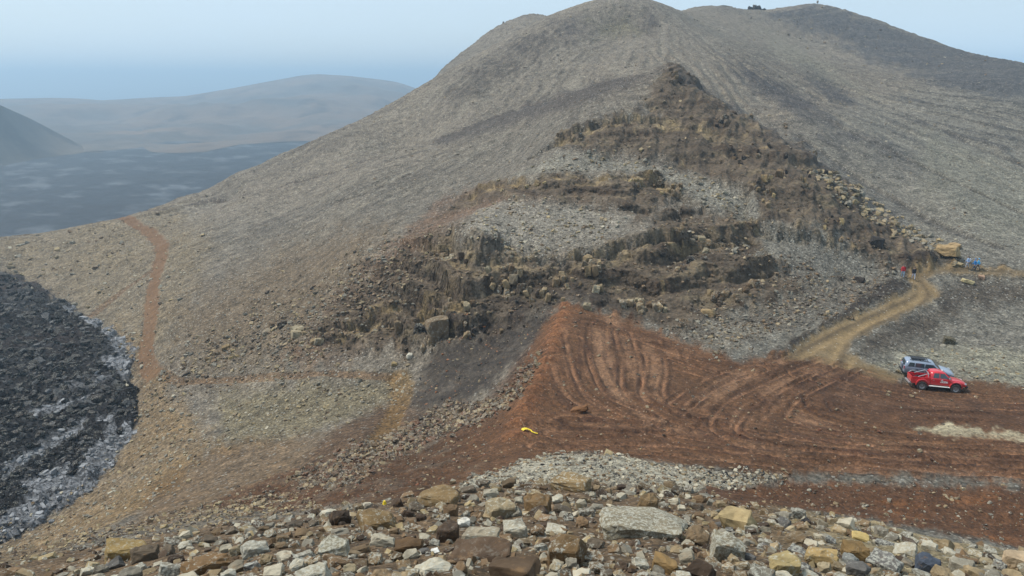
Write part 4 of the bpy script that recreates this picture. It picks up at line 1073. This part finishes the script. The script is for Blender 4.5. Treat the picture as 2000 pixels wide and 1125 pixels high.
# jointed bedrock standing out of the mountain's nose: single blocks and columns
BLK_C = [C(144, 126, 98), C(126, 108, 84), C(106, 88, 68), C(152, 140, 116), C(86, 72, 58), C(130, 118, 100)]
DRK_C = [C(66, 56, 48), C(90, 76, 62), C(52, 46, 42), C(120, 102, 78)]
OCH_C = [C(152, 134, 98), C(134, 114, 82), C(114, 96, 74)]
CLUST = [ # centre x, y, spread x, y, count, smallest, largest height px, upright, palette
 (985,548,32,26,26,10,24,1.3,BLK_C),(1150,535,18,34,16,10,26,1.5,BLK_C),(1070,555,70,28,34,9,22,1.5,DRK_C+BLK_C[:2]),(905,592,26,22,12,10,24,1.5,BLK_C),
 (850,640,60,20,12,14,30,1.3,DRK_C+BLK_C[:2]),(1262,598,48,16,22,12,26,1.4,BLK_C),(1405,582,42,15,28,10,24,1.4,BLK_C[:3]+DRK_C[1:2]),(1470,560,26,10,10,10,22,1.7,BLK_C[:3]),(1330,505,50,30,20,7,16,1.1,BLK_C+DRK_C),
 (1240,354,55,6,14,8,16,1.0,OCH_C),(1310,376,22,10,8,8,16,1.1,OCH_C),(1010,364,45,5,10,6,12,0.8,OCH_C),(1500,395,18,34,14,9,20,1.4,OCH_C+BLK_C[:2]),(1560,360,34,46,16,9,24,1.7,DRK_C+OCH_C[1:]),
 (1318,150,18,14,10,7,15,1.2,DRK_C),(1420,235,45,26,14,8,18,1.3,DRK_C),(1440,310,50,22,12,7,16,1.2,DRK_C+OCH_C[1:]),(1535,248,10,7,4,7,13,1.2,OCH_C),(870,488,40,12,14,7,16,0.9,BLK_C),
 (580,650,46,22,20,8,20,0.8,BLK_C),(440,690,50,20,8,6,13,0.7,OCH_C),(1620,440,26,34,10,9,22,1.9,DRK_C+OCH_C),(1130,270,24,8,6,7,14,1.1,DRK_C),(1370,470,30,14,6,8,16,0.9,BLK_C),(940,640,40,12,8,8,16,1.2,DRK_C)]
nb_ = 0
for cx, cy, sx, sy, n, lo, hi, up, pal in CLUST:
    for _ in range(max(3, round(n * 0.8))):
        px, py = random.gauss(cx, sx * 0.6), random.gauss(cy, sy * 0.6)
        h = lo + (hi - lo) * random.random() ** 1.7
        w = h / up * random.uniform(0.7, 1.2)
        boulder('rock_block', px, py + h * 0.4, w, h, random.choice(pal) * random.uniform(0.8, 1.15), 'cliff_rock', parent=SET['rock_outcrop'], sink=0.45, tilt=0.35); nb_ += 1
print('blocks', nb_)
# rocks on the skyline
st = empty('rock_stack', (0, 0, 0))
def sky_rock(name, px, py, r, w, h, c, parent, mesh, mat='cliff_rock', turn=0.3):
    a, t = px_at(px, py); p = Vector((r * math.sin(a), r * math.cos(a), CZ + r * t)); k = m_per_px(p)
    me = big_mesh(mesh, mat); o = bpy.data.objects.new(name, me); COL.objects.link(o)
    o.location = p; o.scale = (w * k, (w + h) * 0.5 * k, h * k * 1.5); o.rotation_euler = (0.1, turn, 0.4 * mesh); o.color = (*c, 1)
    if parent: o.parent = parent
    return o
for q in ((1468,17,16,9,0),(1474,14,12,12,3),(1481,17,12,10,6),(1490,19,14,5,9),(1462,19,10,5,11)): sky_rock('rock_block', q[0], q[1], 447, q[2], q[3], C(60, 56, 54), st, q[4])
tag(st, 'dark jagged rock stack on the skyline between the two summits', 'rock stack')
tag(sky_rock('cairn', 1597, 4, 464, 4, 6, C(120, 112, 100), None, 2), 'tiny cairn on the far right summit', 'cairn')
tag(sky_rock('cairn', 983, 45, 424, 4, 5, C(110, 104, 98), None, 5), 'tiny cairn on the back ridge left of the main summit', 'cairn')
tag(sky_rock('rock_cone', 1415, 16, 436, 42, 12, C(120, 114, 100), None, 8, turn=0.0), 'low pale cone of rock on the skyline left of the rock stack', 'rock')

# ------------------------------------------------------------------ cars
def box_bm(bm, x0, x1, y0, y1, z0, z1, bev=0.0):
    r = bmesh.ops.create_cube(bm, size=1.0)
    for v in r['verts']:
        v.co = Vector((x0 + (v.co.x + .5) * (x1 - x0), y0 + (v.co.y + .5) * (y1 - y0), z0 + (v.co.z + .5) * (z1 - z0)))
    if bev:
        es = list({e for v in r['verts'] for e in v.link_edges})
        bmesh.ops.bevel(bm, geom=es, offset=bev, segments=2, affect='EDGES')
def bm_obj(name, bm, mat, parent, smooth=False):
    bmesh.ops.recalc_face_normals(bm, faces=bm.faces)
    me = bpy.data.meshes.new(name); bm.to_mesh(me); bm.free(); me.materials.append(mat)
    if smooth:
        me.polygons.foreach_set('use_smooth', [True] * len(me.polygons))
        me.set_sharp_from_angle(angle=math.radians(38))
    o = bpy.data.objects.new(name, me); COL.objects.link(o); o.parent = parent
    return o
def part_box(name, parent, mat, *dims, bev=0.02):
    bm = bmesh.new(); box_bm(bm, *dims, bev=bev); return bm_obj(name, bm, mat, parent)
def loft(bm, secs):
    """secs: list of (x, [(y, z) half outline from bottom centre out and up to top centre])"""
    rings = []
    for x, half in secs:
        pts = [(y, z) for y, z in half] + [(-y, z) for y, z in reversed(half)]
        rings.append([bm.verts.new((x, y, z)) for y, z in pts])
    for a, b in zip(rings, rings[1:]):
        n = len(a)
        for i in range(n):
            bm.faces.new((a[i], a[(i + 1) % n], b[(i + 1) % n], b[i]))
    bm.faces.new(rings[0]); bm.faces.new(list(reversed(rings[-1])))
def quad_plate(name, parent, mat, pts, nrm, t=0.02):
    """thin pane: outline extruded by t along nrm"""
    bm = bmesh.new()
    n = Vector(nrm).normalized() * t
    a = [bm.verts.new(p) for p in pts]; b = [bm.verts.new(Vector(p) + n) for p in pts]
    bm.faces.new(a); bm.faces.new(list(reversed(b)))
    for i in range(len(a)):
        bm.faces.new((a[i], b[i], b[(i + 1) % len(a)], a[(i + 1) % len(a)]))
    return bm_obj(name, bm, mat, parent)
def lathe_y(bm, prof, n=28):
    rings = []
    for k in range(n):
        a = 2 * math.pi * k / n
        rings.append([bm.verts.new((r * math.cos(a), y, r * math.sin(a))) for r, y in prof])
    for k in range(n):
        A, B = rings[k], rings[(k + 1) % n]
        for i in range(len(prof) - 1):
            bm.faces.new((A[i], A[i + 1], B[i + 1], B[i]))
def wheel(parent, x, y, R, W, rubber, metal, dark):
    s = 1 if y > 0 else -1
    bm = bmesh.new()
    lathe_y(bm, [(R * .56, -W * .42), (R * .8, -W * .5), (R * .95, -W * .46), (R, -W * .3), (R, W * .3), (R * .95, W * .46), (R * .8, W * .5), (R * .56, W * .42), (R * .56, -W * .42)])
    for k in range(20):                                    # tread lugs
        a = 2 * math.pi * k / 20
        b2 = bmesh.ops.create_cube(bm, size=1.0)
        for v in b2['verts']:
            l = Vector((v.co.x * 0.06, v.co.y * W * .86, v.co.z * 0.03 + R + .004))
            v.co = Matrix.Rotation(a, 3, 'Y') @ l
    w = bm_obj('wheel', bm, rubber, parent, True); w.location = (x, y, R)
    bm = bmesh.new()
    lathe_y(bm, [(0.0, s * W * .30), (R * .16, s * W * .30), (R * .2, s * W * .16), (R * .46, s * W * .12), (R * .52, s * W * .40), (R * .575, s * W * .44), (R * .575, s * W * .2), (0.0, s * W * .02)], 24)
    rim = bm_obj('rim', bm, metal, w, True)
    for k in range(6):
        a = 2 * math.pi * k / 6
        bm = bmesh.new(); r = bmesh.ops.create_cube(bm, size=1.0)
        for v in r['verts']:
            v.co = Matrix.Rotation(a, 3, 'Y') @ Vector((v.co.x * R * .13, v.co.y * W * .06 + s * W * .17, v.co.z * R * .3 + R * .34))
        sp = bm_obj('spoke', bm, metal, w)
    return w
def arch(parent, name, mat, x, y0, y1, R, t, zc, a0=-5, a1=185, n=14):
    bm = bmesh.new(); rows = []
    for k in range(n + 1):
        a = math.radians(a0 + (a1 - a0) * k / n); c, s = math.cos(a), math.sin(a)
        rows.append([bm.verts.new((x + q * c, y, zc + q * s)) for q, y in ((R, y0), (R, y1), (R + t, y1 - (y1 - y0) * .12), (R + t * 1.3, y0))])
    for A, B in zip(rows, rows[1:]):
        for i in range(4):
            bm.faces.new((A[i], A[(i + 1) % 4], B[(i + 1) % 4], B[i]))
    bm.faces.new(rows[0]); bm.faces.new(list(reversed(rows[-1])))
    return bm_obj(name, bm, mat, parent, True)
def well(parent, mat, x, y0, y1, R, zc):
    bm = bmesh.new()
    pts = [(x + R * math.cos(a), zc + R * math.sin(a)) for a in [math.radians(-20 + 220 * k / 16) for k in range(17)]]
    A = [bm.verts.new((p[0], y0, p[1])) for p in pts]; B = [bm.verts.new((p[0], y1, p[1])) for p in pts]
    bm.faces.new(A); bm.faces.new(list(reversed(B)))
    for i in range(17): bm.faces.new((A[i], B[i], B[(i + 1) % 17], A[(i + 1) % 17]))
    return bm_obj('wheel_arch', bm, mat, parent)

mred = plain_mat('red_car_paint', (0.52, 0.012, 0.022), 0.28, 0.0, 0.5, 0.6, 0.03, 3.0, (0.45, 1.25))
mgrey = plain_mat('blue_grey_car_paint', (0.27, 0.32, 0.40), 0.3, 0.3, 0.5, 0.6, 0.03, 3.0, (0.4, 1.2))
msilv = plain_mat('silver_trim', (0.5, 0.51, 0.52), 0.35, 0.7, 0.5, 0, 0.05)
mblk = plain_mat('black_plastic', (0.018, 0.018, 0.02), 0.6)
mrub = plain_mat('dusty_rubber', (0.045, 0.038, 0.034), 0.85, wear=0.2)
mrim = plain_mat('wheel_metal', (0.34, 0.34, 0.35), 0.35, 0.8)
mglass = plain_mat('tinted_glass', (0.03, 0.045, 0.055), 0.06, 0.0, 0.7, 0.3, 0.02)
mwhite = plain_mat('white_paint', (0.78, 0.77, 0.74), 0.5)
mlens = plain_mat('lamp_lens', (0.7, 0.72, 0.72), 0.15, 0.2)
mtail = plain_mat('tail_lens', (0.45, 0.02, 0.02), 0.2)

def half(w, z0, z1, top_w, sh=0.12):
    return [(w * .55, z0), (w * .95, z0 + .05), (w, z0 + .2), (w, z0 + (z1 - z0) * .6), (w - .015, z1 - sh), (top_w, z1 - .02), (top_w * .5, z1)]

def car_frame(px_a, py_a, px_b, py_b, wheelbase, lift=0.0, shift=0.0):
    """stand a car so that its near wheels touch the ground at two seen points"""
    A, B = ground_at(px_a, py_a), ground_at(px_b, py_b)
    head = math.atan2(B.y - A.y, B.x - A.x)
    return A, B, head

def place(root, cx, cy, head, wb):
    f = Vector((math.cos(head), math.sin(head), 0)); l = Vector((-f.y, f.x, 0))
    def gz(v): return ground_z(v.x, v.y)
    c = Vector((cx, cy, 0))
    zs = [np.mean([gz(c + f * dx + l * dy) for dy in (-.8, .8)]) for dx in (-wb / 2, wb / 2)]
    ys = [np.mean([gz(c + f * dx + l * dy) for dx in (-wb / 2, wb / 2)]) for dy in (-.8, .8)]
    root.location = (cx, cy, (zs[0] + zs[1]) / 2 - 0.02)
    pitch = -math.atan2(zs[1] - zs[0], wb); roll = math.atan2(ys[1] - ys[0], 1.6)
    root.rotation_euler = (Matrix.Rotation(head, 3, 'Z') @ Matrix.Rotation(pitch, 3, 'Y') @ Matrix.Rotation(roll, 3, 'X')).to_euler()

def pickup():
    t = empty('pickup_truck')
    W = 0.90
    bm = bmesh.new()
    loft(bm, [(-0.80, half(W, .62, 1.30, W - .06)), (-0.78, half(W, .60, 1.32, W - .05)), (0.2, half(W, .58, 1.31, W - .05)), (1.00, half(W, .58, 1.30, W - .05)),
              (1.15, half(W, .60, 1.27, W - .10)), (1.9, half(W, .62, 1.20, W - .14)), (2.32, half(W - .03, .64, 1.10, W - .2)), (2.50, half(W - .12, .66, 1.0, W - .3, .1)), (2.56, half(W - .2, .7, .92, W - .4, .08))])
    body = bm_obj('body', bm, mred, t, True)
    bm = bmesh.new()                                     # cab: tapers in to the roof
    def cs(w, z0, z1, tw): return [(w * .5, z0), (w, z0), (w - .03, z0 + (z1 - z0) * .3), (tw + .03, z1 - .1), (tw - .08, z1 - .015), (tw * .5, z1)]
    loft(bm, [(-0.80, cs(.84, 1.26, 1.80, .64)), (-0.66, cs(.84, 1.26, 1.93, .68)), (-0.1, cs(.85, 1.26, 1.985, .70)), (0.30, cs(.85, 1.26, 1.96, .69)), (0.52, cs(.85, 1.26, 1.88, .67)), (1.16, cs(.80, 1.25, 1.30, .76))])
    cab = bm_obj('cab', bm, mred, t, True)
    # panes
    for s in (-1, 1):
        def P(x, z):
            f = (z - 1.26) / .72
            return (x, s * (.853 - .17 * max(0, f - .05) * 1.05 + .004), z)
        quad_plate('window', t, mglass, [P(-.58, 1.36), P(-.04, 1.36), P(-.04, 1.80), P(-.50, 1.80)], (0, s, .25), .018)
        quad_plate('window', t, mglass, [P(.04, 1.36), P(.88, 1.36), P(.42, 1.80), P(.04, 1.80)], (0, s, .25), .018)
        # doors
        for x0, x1 in ((-.70, -.0), (.02, .98)):
            d = quad_plate('door', t, mred, [(x0, s * W, .70), (x1, s * W, .70), (x1, s * W, 1.24), (x0, s * W, 1.24)], (0, s, 0), .012)
            part_box('handle', d, msilv, x0 + .08, x0 + .24, s * (W + .03) - .015, s * (W + .03) + .015, 1.12, 1.16, bev=.006)
        part_box('side_step', t, mwhite, -.95, .98, s * (W + .06) - .09, s * (W + .06) + .09, .50, .57, bev=.02)
        for x in (-1.55, 1.52):
            well(t, mblk, x, s * (W - .3), s * (W + .006), .52, .56)
            arch(t, 'fender_flare', mred, x, s * (W - .02), s * (W + .13), .52, .07, .56)
            wheel(t, x, s * (W - .02), .45, .34, mrub, mrim, mblk)
        part_box('mirror', t, msilv, .80, .95, s * (W + .10) - .09, s * (W + .10) + .09, 1.34, 1.52, bev=.03)
        quad_plate('headlight', t, mlens, [(2.30, s * (W - .03), .93), (2.50, s * (W - .16), .90), (2.48, s * (W - .18), 1.05), (2.28, s * (W - .05), 1.10)], (.6, s, .2), .03)
        part_box('tail_light', t, mtail, -2.56, -2.50, s * .80 - .07, s * .80 + .07, .92, 1.26, bev=.01)
    quad_plate('windscreen', t, mglass, [(1.12, -.72, 1.335), (1.12, .72, 1.335), (.58, .60, 1.85), (.58, -.60, 1.85)], (.65, 0, .75), .018)
    quad_plate('rear_window', t, mglass, [(-.80, -.6, 1.42), (-.80, .6, 1.42), (-.735, .52, 1.80), (-.735, -.52, 1.80)], (-1, 0, .2), .015)
    # load bed
    bed = part_box('bed_floor', t, mblk, -2.5, -.82, -.80, .80, .72, .84)
    for s in (-1, 1):
        bm = bmesh.new(); box_bm(bm, -2.52, -.815, s * .86 - .05, s * .86 + .05, .62, 1.31, bev=.03); bm_obj('bed_side', bm, mred, t)
    part_box('tailgate', t, mred, -2.57, -2.49, -.80, .80, .72, 1.30, bev=.03)
    part_box('bed_front', t, mred, -.88, -.815, -.80, .80, .8, 1.30)
    part_box('bumper', t, msilv, -2.76, -2.58, -.82, .82, .56, .70, bev=.03)
    part_box('bumper', t, mblk, 2.42, 2.66, -.80, .80, .56, .80, bev=.05)
    part_box('grille', t, mblk, 2.545, 2.585, -.42, .42, .80, .96, bev=.01)
    part_box('chassis', t, mblk, -2.3, 2.3, -.55, .55, .42, .62)
    # roll bar
    bm = bmesh.new()
    def tube(bm, pts, r=.035, n=8):
        rings = []
        for i, p in enumerate(pts):
            p = Vector(p); d = (Vector(pts[min(i + 1, len(pts) - 1)]) - Vector(pts[max(i - 1, 0)])).normalized()
            u = d.orthogonal().normalized(); v = d.cross(u)
            rings.append([bm.verts.new(p + u * r * math.cos(2 * math.pi * k / n) + v * r * math.sin(2 * math.pi * k / n)) for k in range(n)])
        for A, B in zip(rings, rings[1:]):
            best = min(range(n), key=lambda s: (A[0].co - B[s].co).length)
            for k in range(n): bm.faces.new((A[k], A[(k + 1) % n], B[(k + 1 + best) % n], B[(k + best) % n]))
    tube(bm, [(-1.0, -.74, 1.3), (-1.02, -.72, 1.62), (-1.06, -.62, 1.76), (-1.06, .62, 1.76), (-1.02, .72, 1.62), (-1.0, .74, 1.3)])
    for s in (-1, 1): tube(bm, [(-1.04, s * .70, 1.66), (-1.4, s * .74, 1.52), (-1.95, s * .76, 1.31)])
    bm_obj('roll_bar', bm, msilv, t, True)
    # white script mark on the front door
    bm = bmesh.new()
    strokes = [[(.10, 1.00), (.17, 1.10), (.22, 1.19), (.25, 1.08), (.26, .98)], [(.13, 1.06), (.30, 1.06)], [(.30, .98), (.32, 1.10), (.36, 1.11), (.38, 1.07)], [(.42, .98), (.43, 1.09), (.49, 1.10), (.50, .99)], [(.50, 1.08), (.56, 1.09), (.57, .99)], [(.68, 1.08), (.62, 1.08), (.61, 1.01), (.66, .99), (.70, 1.08), (.71, .99), (.78, .98)], [(.06, .955), (.40, .945), (.74, .955)], [(.16, 1.2), (.22, 1.24), (.30, 1.2)]]
    for st_ in strokes:
        for a, b_ in zip(st_, st_[1:]):
            d = Vector((b_[0] - a[0], 0, b_[1] - a[1])); nn = Vector((-d.z, 0, d.x)).normalized() * .022
            q = []
            for p, sg in ((a, 1), (b_, 1), (b_, -1), (a, -1)):
                q.append(bm.verts.new((p[0] + nn.x * sg, -(W + .018), p[1] + nn.z * sg)))
            bm.faces.new(q)
    bm_obj('door_mark', bm, mwhite, t)
    part_box('roof_light', t, mwhite, .30, .40, -.18, .10, 1.965, 2.02, bev=.015)
    return t

def suv():
    t = empty('parked_suv')
    W = 0.92
    bm = bmesh.new()
    loft(bm, [(-2.34, half(W - .14, .56, 1.22, W - .2)), (-2.28, half(W - .04, .52, 1.27, W - .1)), (-1.6, half(W, .50, 1.28, W - .05)), (0.6, half(W, .48, 1.26, W - .05)), (1.05, half(W, .50, 1.24, W - .07)),
              (1.8, half(W, .52, 1.14, W - .14)), (2.2, half(W - .05, .54, 1.04, W - .2)), (2.38, half(W - .16, .56, .92, W - .3, .1))])
    bm_obj('body', bm, mgrey, t, True)
    def cs(w, z0, z1, tw): return [(w * .5, z0), (w, z0), (w - .03, z0 + (z1 - z0) * .3), (tw + .03, z1 - .1), (tw - .08, z1 - .015), (tw * .5, z1)]
    bm = bmesh.new()
    loft(bm, [(-2.32, cs(.84, 1.22, 1.30, .80)), (-2.20, cs(.86, 1.22, 1.72, .68)), (-2.02, cs(.87, 1.22, 1.83, .70)), (-.8, cs(.87, 1.22, 1.89, .72)), (.15, cs(.87, 1.22, 1.86, .71)), (.42, cs(.87, 1.22, 1.77, .69)), (1.12, cs(.82, 1.20, 1.25, .78))])
    bm_obj('cabin', bm, mgrey, t, True)
    for s in (-1, 1):
        def P(x, z):
            f = (z - 1.22) / .65
            return (x, s * (.874 - .16 * max(0, f - .05) * 1.05 + .004), z)
        for x0, x1, x2, x3 in ((-2.02, -1.42, -1.42, -1.88), (-1.34, -.50, -.50, -1.34), (-.42, .82, .30, -.42)):
            quad_plate('window', t, mglass, [P(x0, 1.31), P(x1, 1.31), P(x2, 1.70), P(x3, 1.70)], (0, s, .25), .018)
        for x0, x1 in ((-1.30, -.46), (-.44, .86)):
            d = quad_plate('door', t, mgrey, [(x0, s * W, .62), (x1, s * W, .62), (x1, s * W, 1.18), (x0, s * W, 1.18)], (0, s, 0), .012)
            part_box('handle', d, mblk, x0 + .08, x0 + .26, s * (W + .03) - .015, s * (W + .03) + .015, 1.06, 1.10, bev=.006)
        part_box('side_step', t, msilv, -1.0, .95, s * (W + .03) - .08, s * (W + .03) + .08, .40, .46)
        for x in (-1.40, 1.40):
            well(t, mblk, x, s * (W - .3), s * (W + .006), .47, .46)
            arch(t, 'fender_flare', msilv, x, s * (W - .02), s * (W + .07), .47, .06, .46)
            wheel(t, x, s * (W - .06), .40, .29, mrub, mrim, mblk)
        part_box('mirror', t, mgrey, .74, .88, s * (W + .10) - .09, s * (W + .10) + .09, 1.26, 1.42, bev=.03)
        part_box('roof_rail', t, mblk, -1.9, .1, s * .60 - .025, s * .60 + .025, 1.90, 1.95, bev=.01)
        quad_plate('headlight', t, mlens, [(2.12, s * (W - .03), .88), (2.34, s * (W - .18), .85), (2.30, s * (W - .2), 1.0), (2.08, s * (W - .05), 1.06)], (.6, s, .2), .03)
        part_box('tail_light', t, mtail, -2.36, -2.28, s * .78 - .07, s * .78 + .07, .95, 1.25, bev=.01)
    quad_plate('windscreen', t, mglass, [(1.08, -.74, 1.29), (1.08, .74, 1.29), (.48, .62, 1.75), (.48, -.62, 1.75)], (.65, 0, .75), .018)
    quad_plate('rear_window', t, mglass, [(-2.33, -.66, 1.34), (-2.33, .66, 1.34), (-2.225, .56, 1.70), (-2.225, -.56, 1.70)], (-1, 0, .25), .018)
    for x in (-1.6, -.9, -.2): part_box('roof_bar', t, mblk, x - .04, x + .04, -.62, .62, 1.94, 1.975, bev=.01)
    part_box('roof_tray', t, mblk, -1.75, -.35, -.34, .30, 1.975, 2.03, bev=.02)
    part_box('bumper', t, mblk, -2.46, -2.26, -.84, .84, .46, .66, bev=.05)
    part_box('bumper', t, mblk, 2.22, 2.46, -.80, .80, .46, .70, bev=.06)
    part_box('spare_wheel_cover', t, mgrey, -2.50, -2.35, -.35, .35, .80, 1.40, bev=.06)
    return t

A, B, head = car_frame(1801, 761, 1866, 769, 3.05)
truck = pickup()
tag(truck, 'red double-cab pickup with big tyres and white door lettering on the red yard', 'pickup')
head = math.radians(-15)
_p = ground_at(1833, 765)
_l = Vector((-math.sin(head), math.cos(head), 0))
_c = Vector((_p.x, _p.y, 0)) + _l * 0.95
place(truck, _c.x, _c.y, head, 2.85)
truck.scale = (.93, .93, .95)
car = suv()
tag(car, 'blue-grey station wagon with roof rack parked behind the red pickup', 'car')
_c2 = _c + _l * 3.3 + Vector((math.cos(head), math.sin(head), 0)) * -0.1
place(car, _c2.x, _c2.y, head - 0.03, 2.7)
car.scale = (.95, .95, .97)

# ------------------------------------------------------------------ people
mskin = plain_mat('skin', (0.42, 0.25, 0.18), 0.6)
mhair = plain_mat('hair', (0.03, 0.022, 0.018), 0.7)
def cloth(name, c): return plain_mat(name, c, 0.85, wear=0.12, scale=20)
def person(px, py, height, facing, jacket, trousers, hair, label, stride=0.15, hood=False, bag=None):
    p = ground_at(px, py)
    s = height / 1.75
    J = {'pel': (0, 0, .95, .15), 'bel': (0, 0, 1.1, .15), 'che': (0.01, 0, 1.3, .17), 'nek': (.01, 0, 1.47, .075), 'hd0': (.02, 0, 1.56, .085), 'hd1': (.03, 0, 1.66, .10), 'hd2': (.01, 0, 1.74, .06)}
    E = [('pel', 'bel'), ('bel', 'che'), ('che', 'nek'), ('nek', 'hd0'), ('hd0', 'hd1'), ('hd1', 'hd2')]
    for i, sd in ((0, -1), (1, 1)):
        f = stride * sd
        J.update({f'hp{i}': (0, .10 * sd, .88, .115), f'kn{i}': (f * .6 + .04, .11 * sd, .50, .075), f'an{i}': (f * 1.2 - .02, .11 * sd, .10, .055), f'to{i}': (f * 1.2 + .14, .13 * sd, .045, .045),
                  f'sh{i}': (0, .19 * sd, 1.42, .075), f'el{i}': (-f * .5 - .04, .27 * sd, 1.14, .058), f'wr{i}': (-f * .8 + .08, .26 * sd, .93, .045), f'ha{i}': (-f * .9 + .12, .25 * sd, .84, .042)})
        E += [('pel', f'hp{i}'), (f'hp{i}', f'kn{i}'), (f'kn{i}', f'an{i}'), (f'an{i}', f'to{i}'), ('che', f'sh{i}'), (f'sh{i}', f'el{i}'), (f'el{i}', f'wr{i}'), (f'wr{i}', f'ha{i}')]
    ks = list(J); idx = {k: i for i, k in enumerate(ks)}
    me = bpy.data.meshes.new('person'); me.from_pydata([J[k][:3] for k in ks], [(idx[a], idx[b]) for a, b in E], [])
    ob = bpy.data.objects.new('person_base', me); COL.objects.link(ob)
    sk = ob.modifiers.new('skin', 'SKIN'); sub = ob.modifiers.new('sub', 'SUBSURF'); sub.levels = 1
    for i, k in enumerate(ks):
        me.skin_vertices[0].data[i].radius = (J[k][3], J[k][3]); me.skin_vertices[0].data[i].use_root = (k == 'pel')
    dg = bpy.context.evaluated_depsgraph_get()
    me2 = bpy.data.meshes.new_from_object(ob.evaluated_get(dg))
    bpy.data.objects.remove(ob)
    for m in (jacket, trousers, mskin, mblk): me2.materials.append(m)
    for f in me2.polygons:
        c = f.center; f.use_smooth = True
        arm = abs(c.y) > .17 and c.z > .78
        f.material_index = 2 if (c.z > 1.50 or (arm and c.z < .90)) else (0 if (c.z > .90 or arm) else (1 if c.z > .12 else 3))
    o = bpy.data.objects.new('person', me2); COL.objects.link(o)
    o.location = p + Vector((0, 0, -.01)); o.scale = (s, s, s); o.rotation_euler = (0, 0, facing)
    bm = bmesh.new(); bmesh.ops.create_uvsphere(bm, u_segments=12, v_segments=8, radius=.115)
    for v in bm.verts: v.co = Vector((v.co.x * 1.05 + .005, v.co.y * .95, max(v.co.z, -.05 if v.co.x < .03 else .03) * 1.05 + 1.67))
    bm_obj('hood' if hood else 'hair', bm, jacket if hood else hair, o, True)
    if bag is not None:
        bm = bmesh.new(); box_bm(bm, -.36, -.16, -.15, .15, 1.0, 1.45, bev=.05); bm_obj('backpack', bm, bag, o)
    tag(o, label, 'person', 'walkers on the road')
    return o
person(1762, 545, 1.78, -1.9, cloth('red_jacket', (0.45, 0.015, 0.025)), cloth('blue_jeans', (0.22, 0.30, 0.40)), mhair, 'person in red jacket and pale jeans at the road bend')
person(1783, 548, 1.74, -1.7, cloth('black_jacket', (0.012, 0.013, 0.02)), cloth('pale_trousers', (0.42, 0.45, 0.55)), mhair, 'person in black jacket and pale trousers walking down the road bend', 0.2)
person(1888, 526, 1.70, 2.8, cloth('light_blue_jacket', (0.25, 0.36, 0.55)), cloth('grey_trousers', (0.30, 0.32, 0.36)), mhair, 'person in pale blue clothes left of the walkers in bright blue', 0.2, bag=cloth('white_bag', (0.6, 0.62, 0.66)))
person(1902, 528, 1.74, 2.9, cloth('bright_blue_jacket', (0.02, 0.16, 0.42)), cloth('dark_trousers', (0.05, 0.07, 0.11)), mhair, 'person in bright blue jacket on the road at right', 0.2, True)
person(1909, 527, 1.72, 2.7, cloth('sky_blue_jacket', (0.06, 0.33, 0.58)), cloth('brown_trousers', (0.12, 0.10, 0.09)), mhair, 'person in sky blue jacket rightmost on the road', 0.25, True)

# ------------------------------------------------------------------ small things
mtape = plain_mat('yellow_webbing', (0.72, 0.52, 0.02), 0.6)
p0 = ground_at(1031, 849); k = m_per_px(p0)
tp = empty('yellow_strap', p0)
def ribbon(name, parent, pts, w, mat):
    bm = bmesh.new(); rows = []
    for i, q in enumerate(pts):
        d = (Vector(pts[min(i + 1, len(pts) - 1)]) - Vector(pts[max(0, i - 1)])).normalized()
        n = Vector((-d.y, d.x, 0)).normalized() * w * .5
        rows.append([bm.verts.new(Vector(q) + n), bm.verts.new(Vector(q) - n), bm.verts.new(Vector(q) - n + Vector((0, 0, .03))), bm.verts.new(Vector(q) + n + Vector((0, 0, .03)))])
    for A, B in zip(rows, rows[1:]):
        for i in range(4): bm.faces.new((A[i], A[(i + 1) % 4], B[(i + 1) % 4], B[i]))
    bm.faces.new(rows[0]); bm.faces.new(list(reversed(rows[-1])))
    return bm_obj(name, bm, mat, parent)
def gp_rel(dx, dy, up): return (dx, dy, ground_z(p0.x + dx, p0.y + dy) - p0.z + up)
ribbon('bundle', tp, [gp_rel(-.42, -.1, .05), gp_rel(-.3, -.02, .12), gp_rel(-.1, .06, .14), gp_rel(.1, .12, .12)], .30, mtape)
ribbon('loose_end', tp, [gp_rel(.05, .12, .14), gp_rel(.2, .05, .12), gp_rel(.3, -.15, .08), gp_rel(.5, -.22, .06), gp_rel(.7, -.28, .06)], .10, mtape)
tag(tp, 'crumpled yellow strap lying on the edge of the red yard', 'strap')
bm = bmesh.new(); bmesh.ops.create_cone(bm, cap_ends=True, segments=8, radius1=.02, radius2=.015, depth=.7)
pk = bm_obj('stake', bm, plain_mat('bare_wood', (0.45, 0.36, 0.26), 0.8), None)
q = ground_at(1023, 846); pk.location = q + Vector((0, 0, .3)); pk.rotation_euler = (.1, -.35, 0)
tag(pk, 'thin leaning wooden stake behind the yellow strap', 'stake')
q = ground_at(751, 984); bm = bmesh.new(); bmesh.ops.create_cone(bm, cap_ends=True, segments=12, radius1=.06, radius2=.03, depth=.1)
mk = bm_obj('ground_marker', bm, mtape, None); mk.location = q + Vector((0, 0, .12))
tag(mk, 'tiny yellow marker at the top edge of the stones', 'marker')

# ------------------------------------------------------------------ haze
mh = bpy.data.materials.new('haze_air'); mh.use_nodes = True
nt = mh.node_tree; nt.nodes.clear()
ho = nt.nodes.new('ShaderNodeOutputMaterial'); hv = nt.nodes.new('ShaderNodeVolumePrincipled')
hv.inputs['Color'].default_value = (0.58, 0.80, 1.0, 1); hv.inputs['Density'].default_value = 0.00036; hv.inputs['Anisotropy'].default_value = 0.2
nt.links.new(hv.outputs['Volume'], ho.inputs['Volume'])
bm = bmesh.new(); box_bm(bm, -36000, 36000, -3000, 36000, CZ - 214, CZ + 85)
hz = bm_obj('haze', bm, mh, None)
tag(hz, 'thin blue haze hanging over the valley', 'haze', None, 'stuff')
print('script', time.time() - _t0)
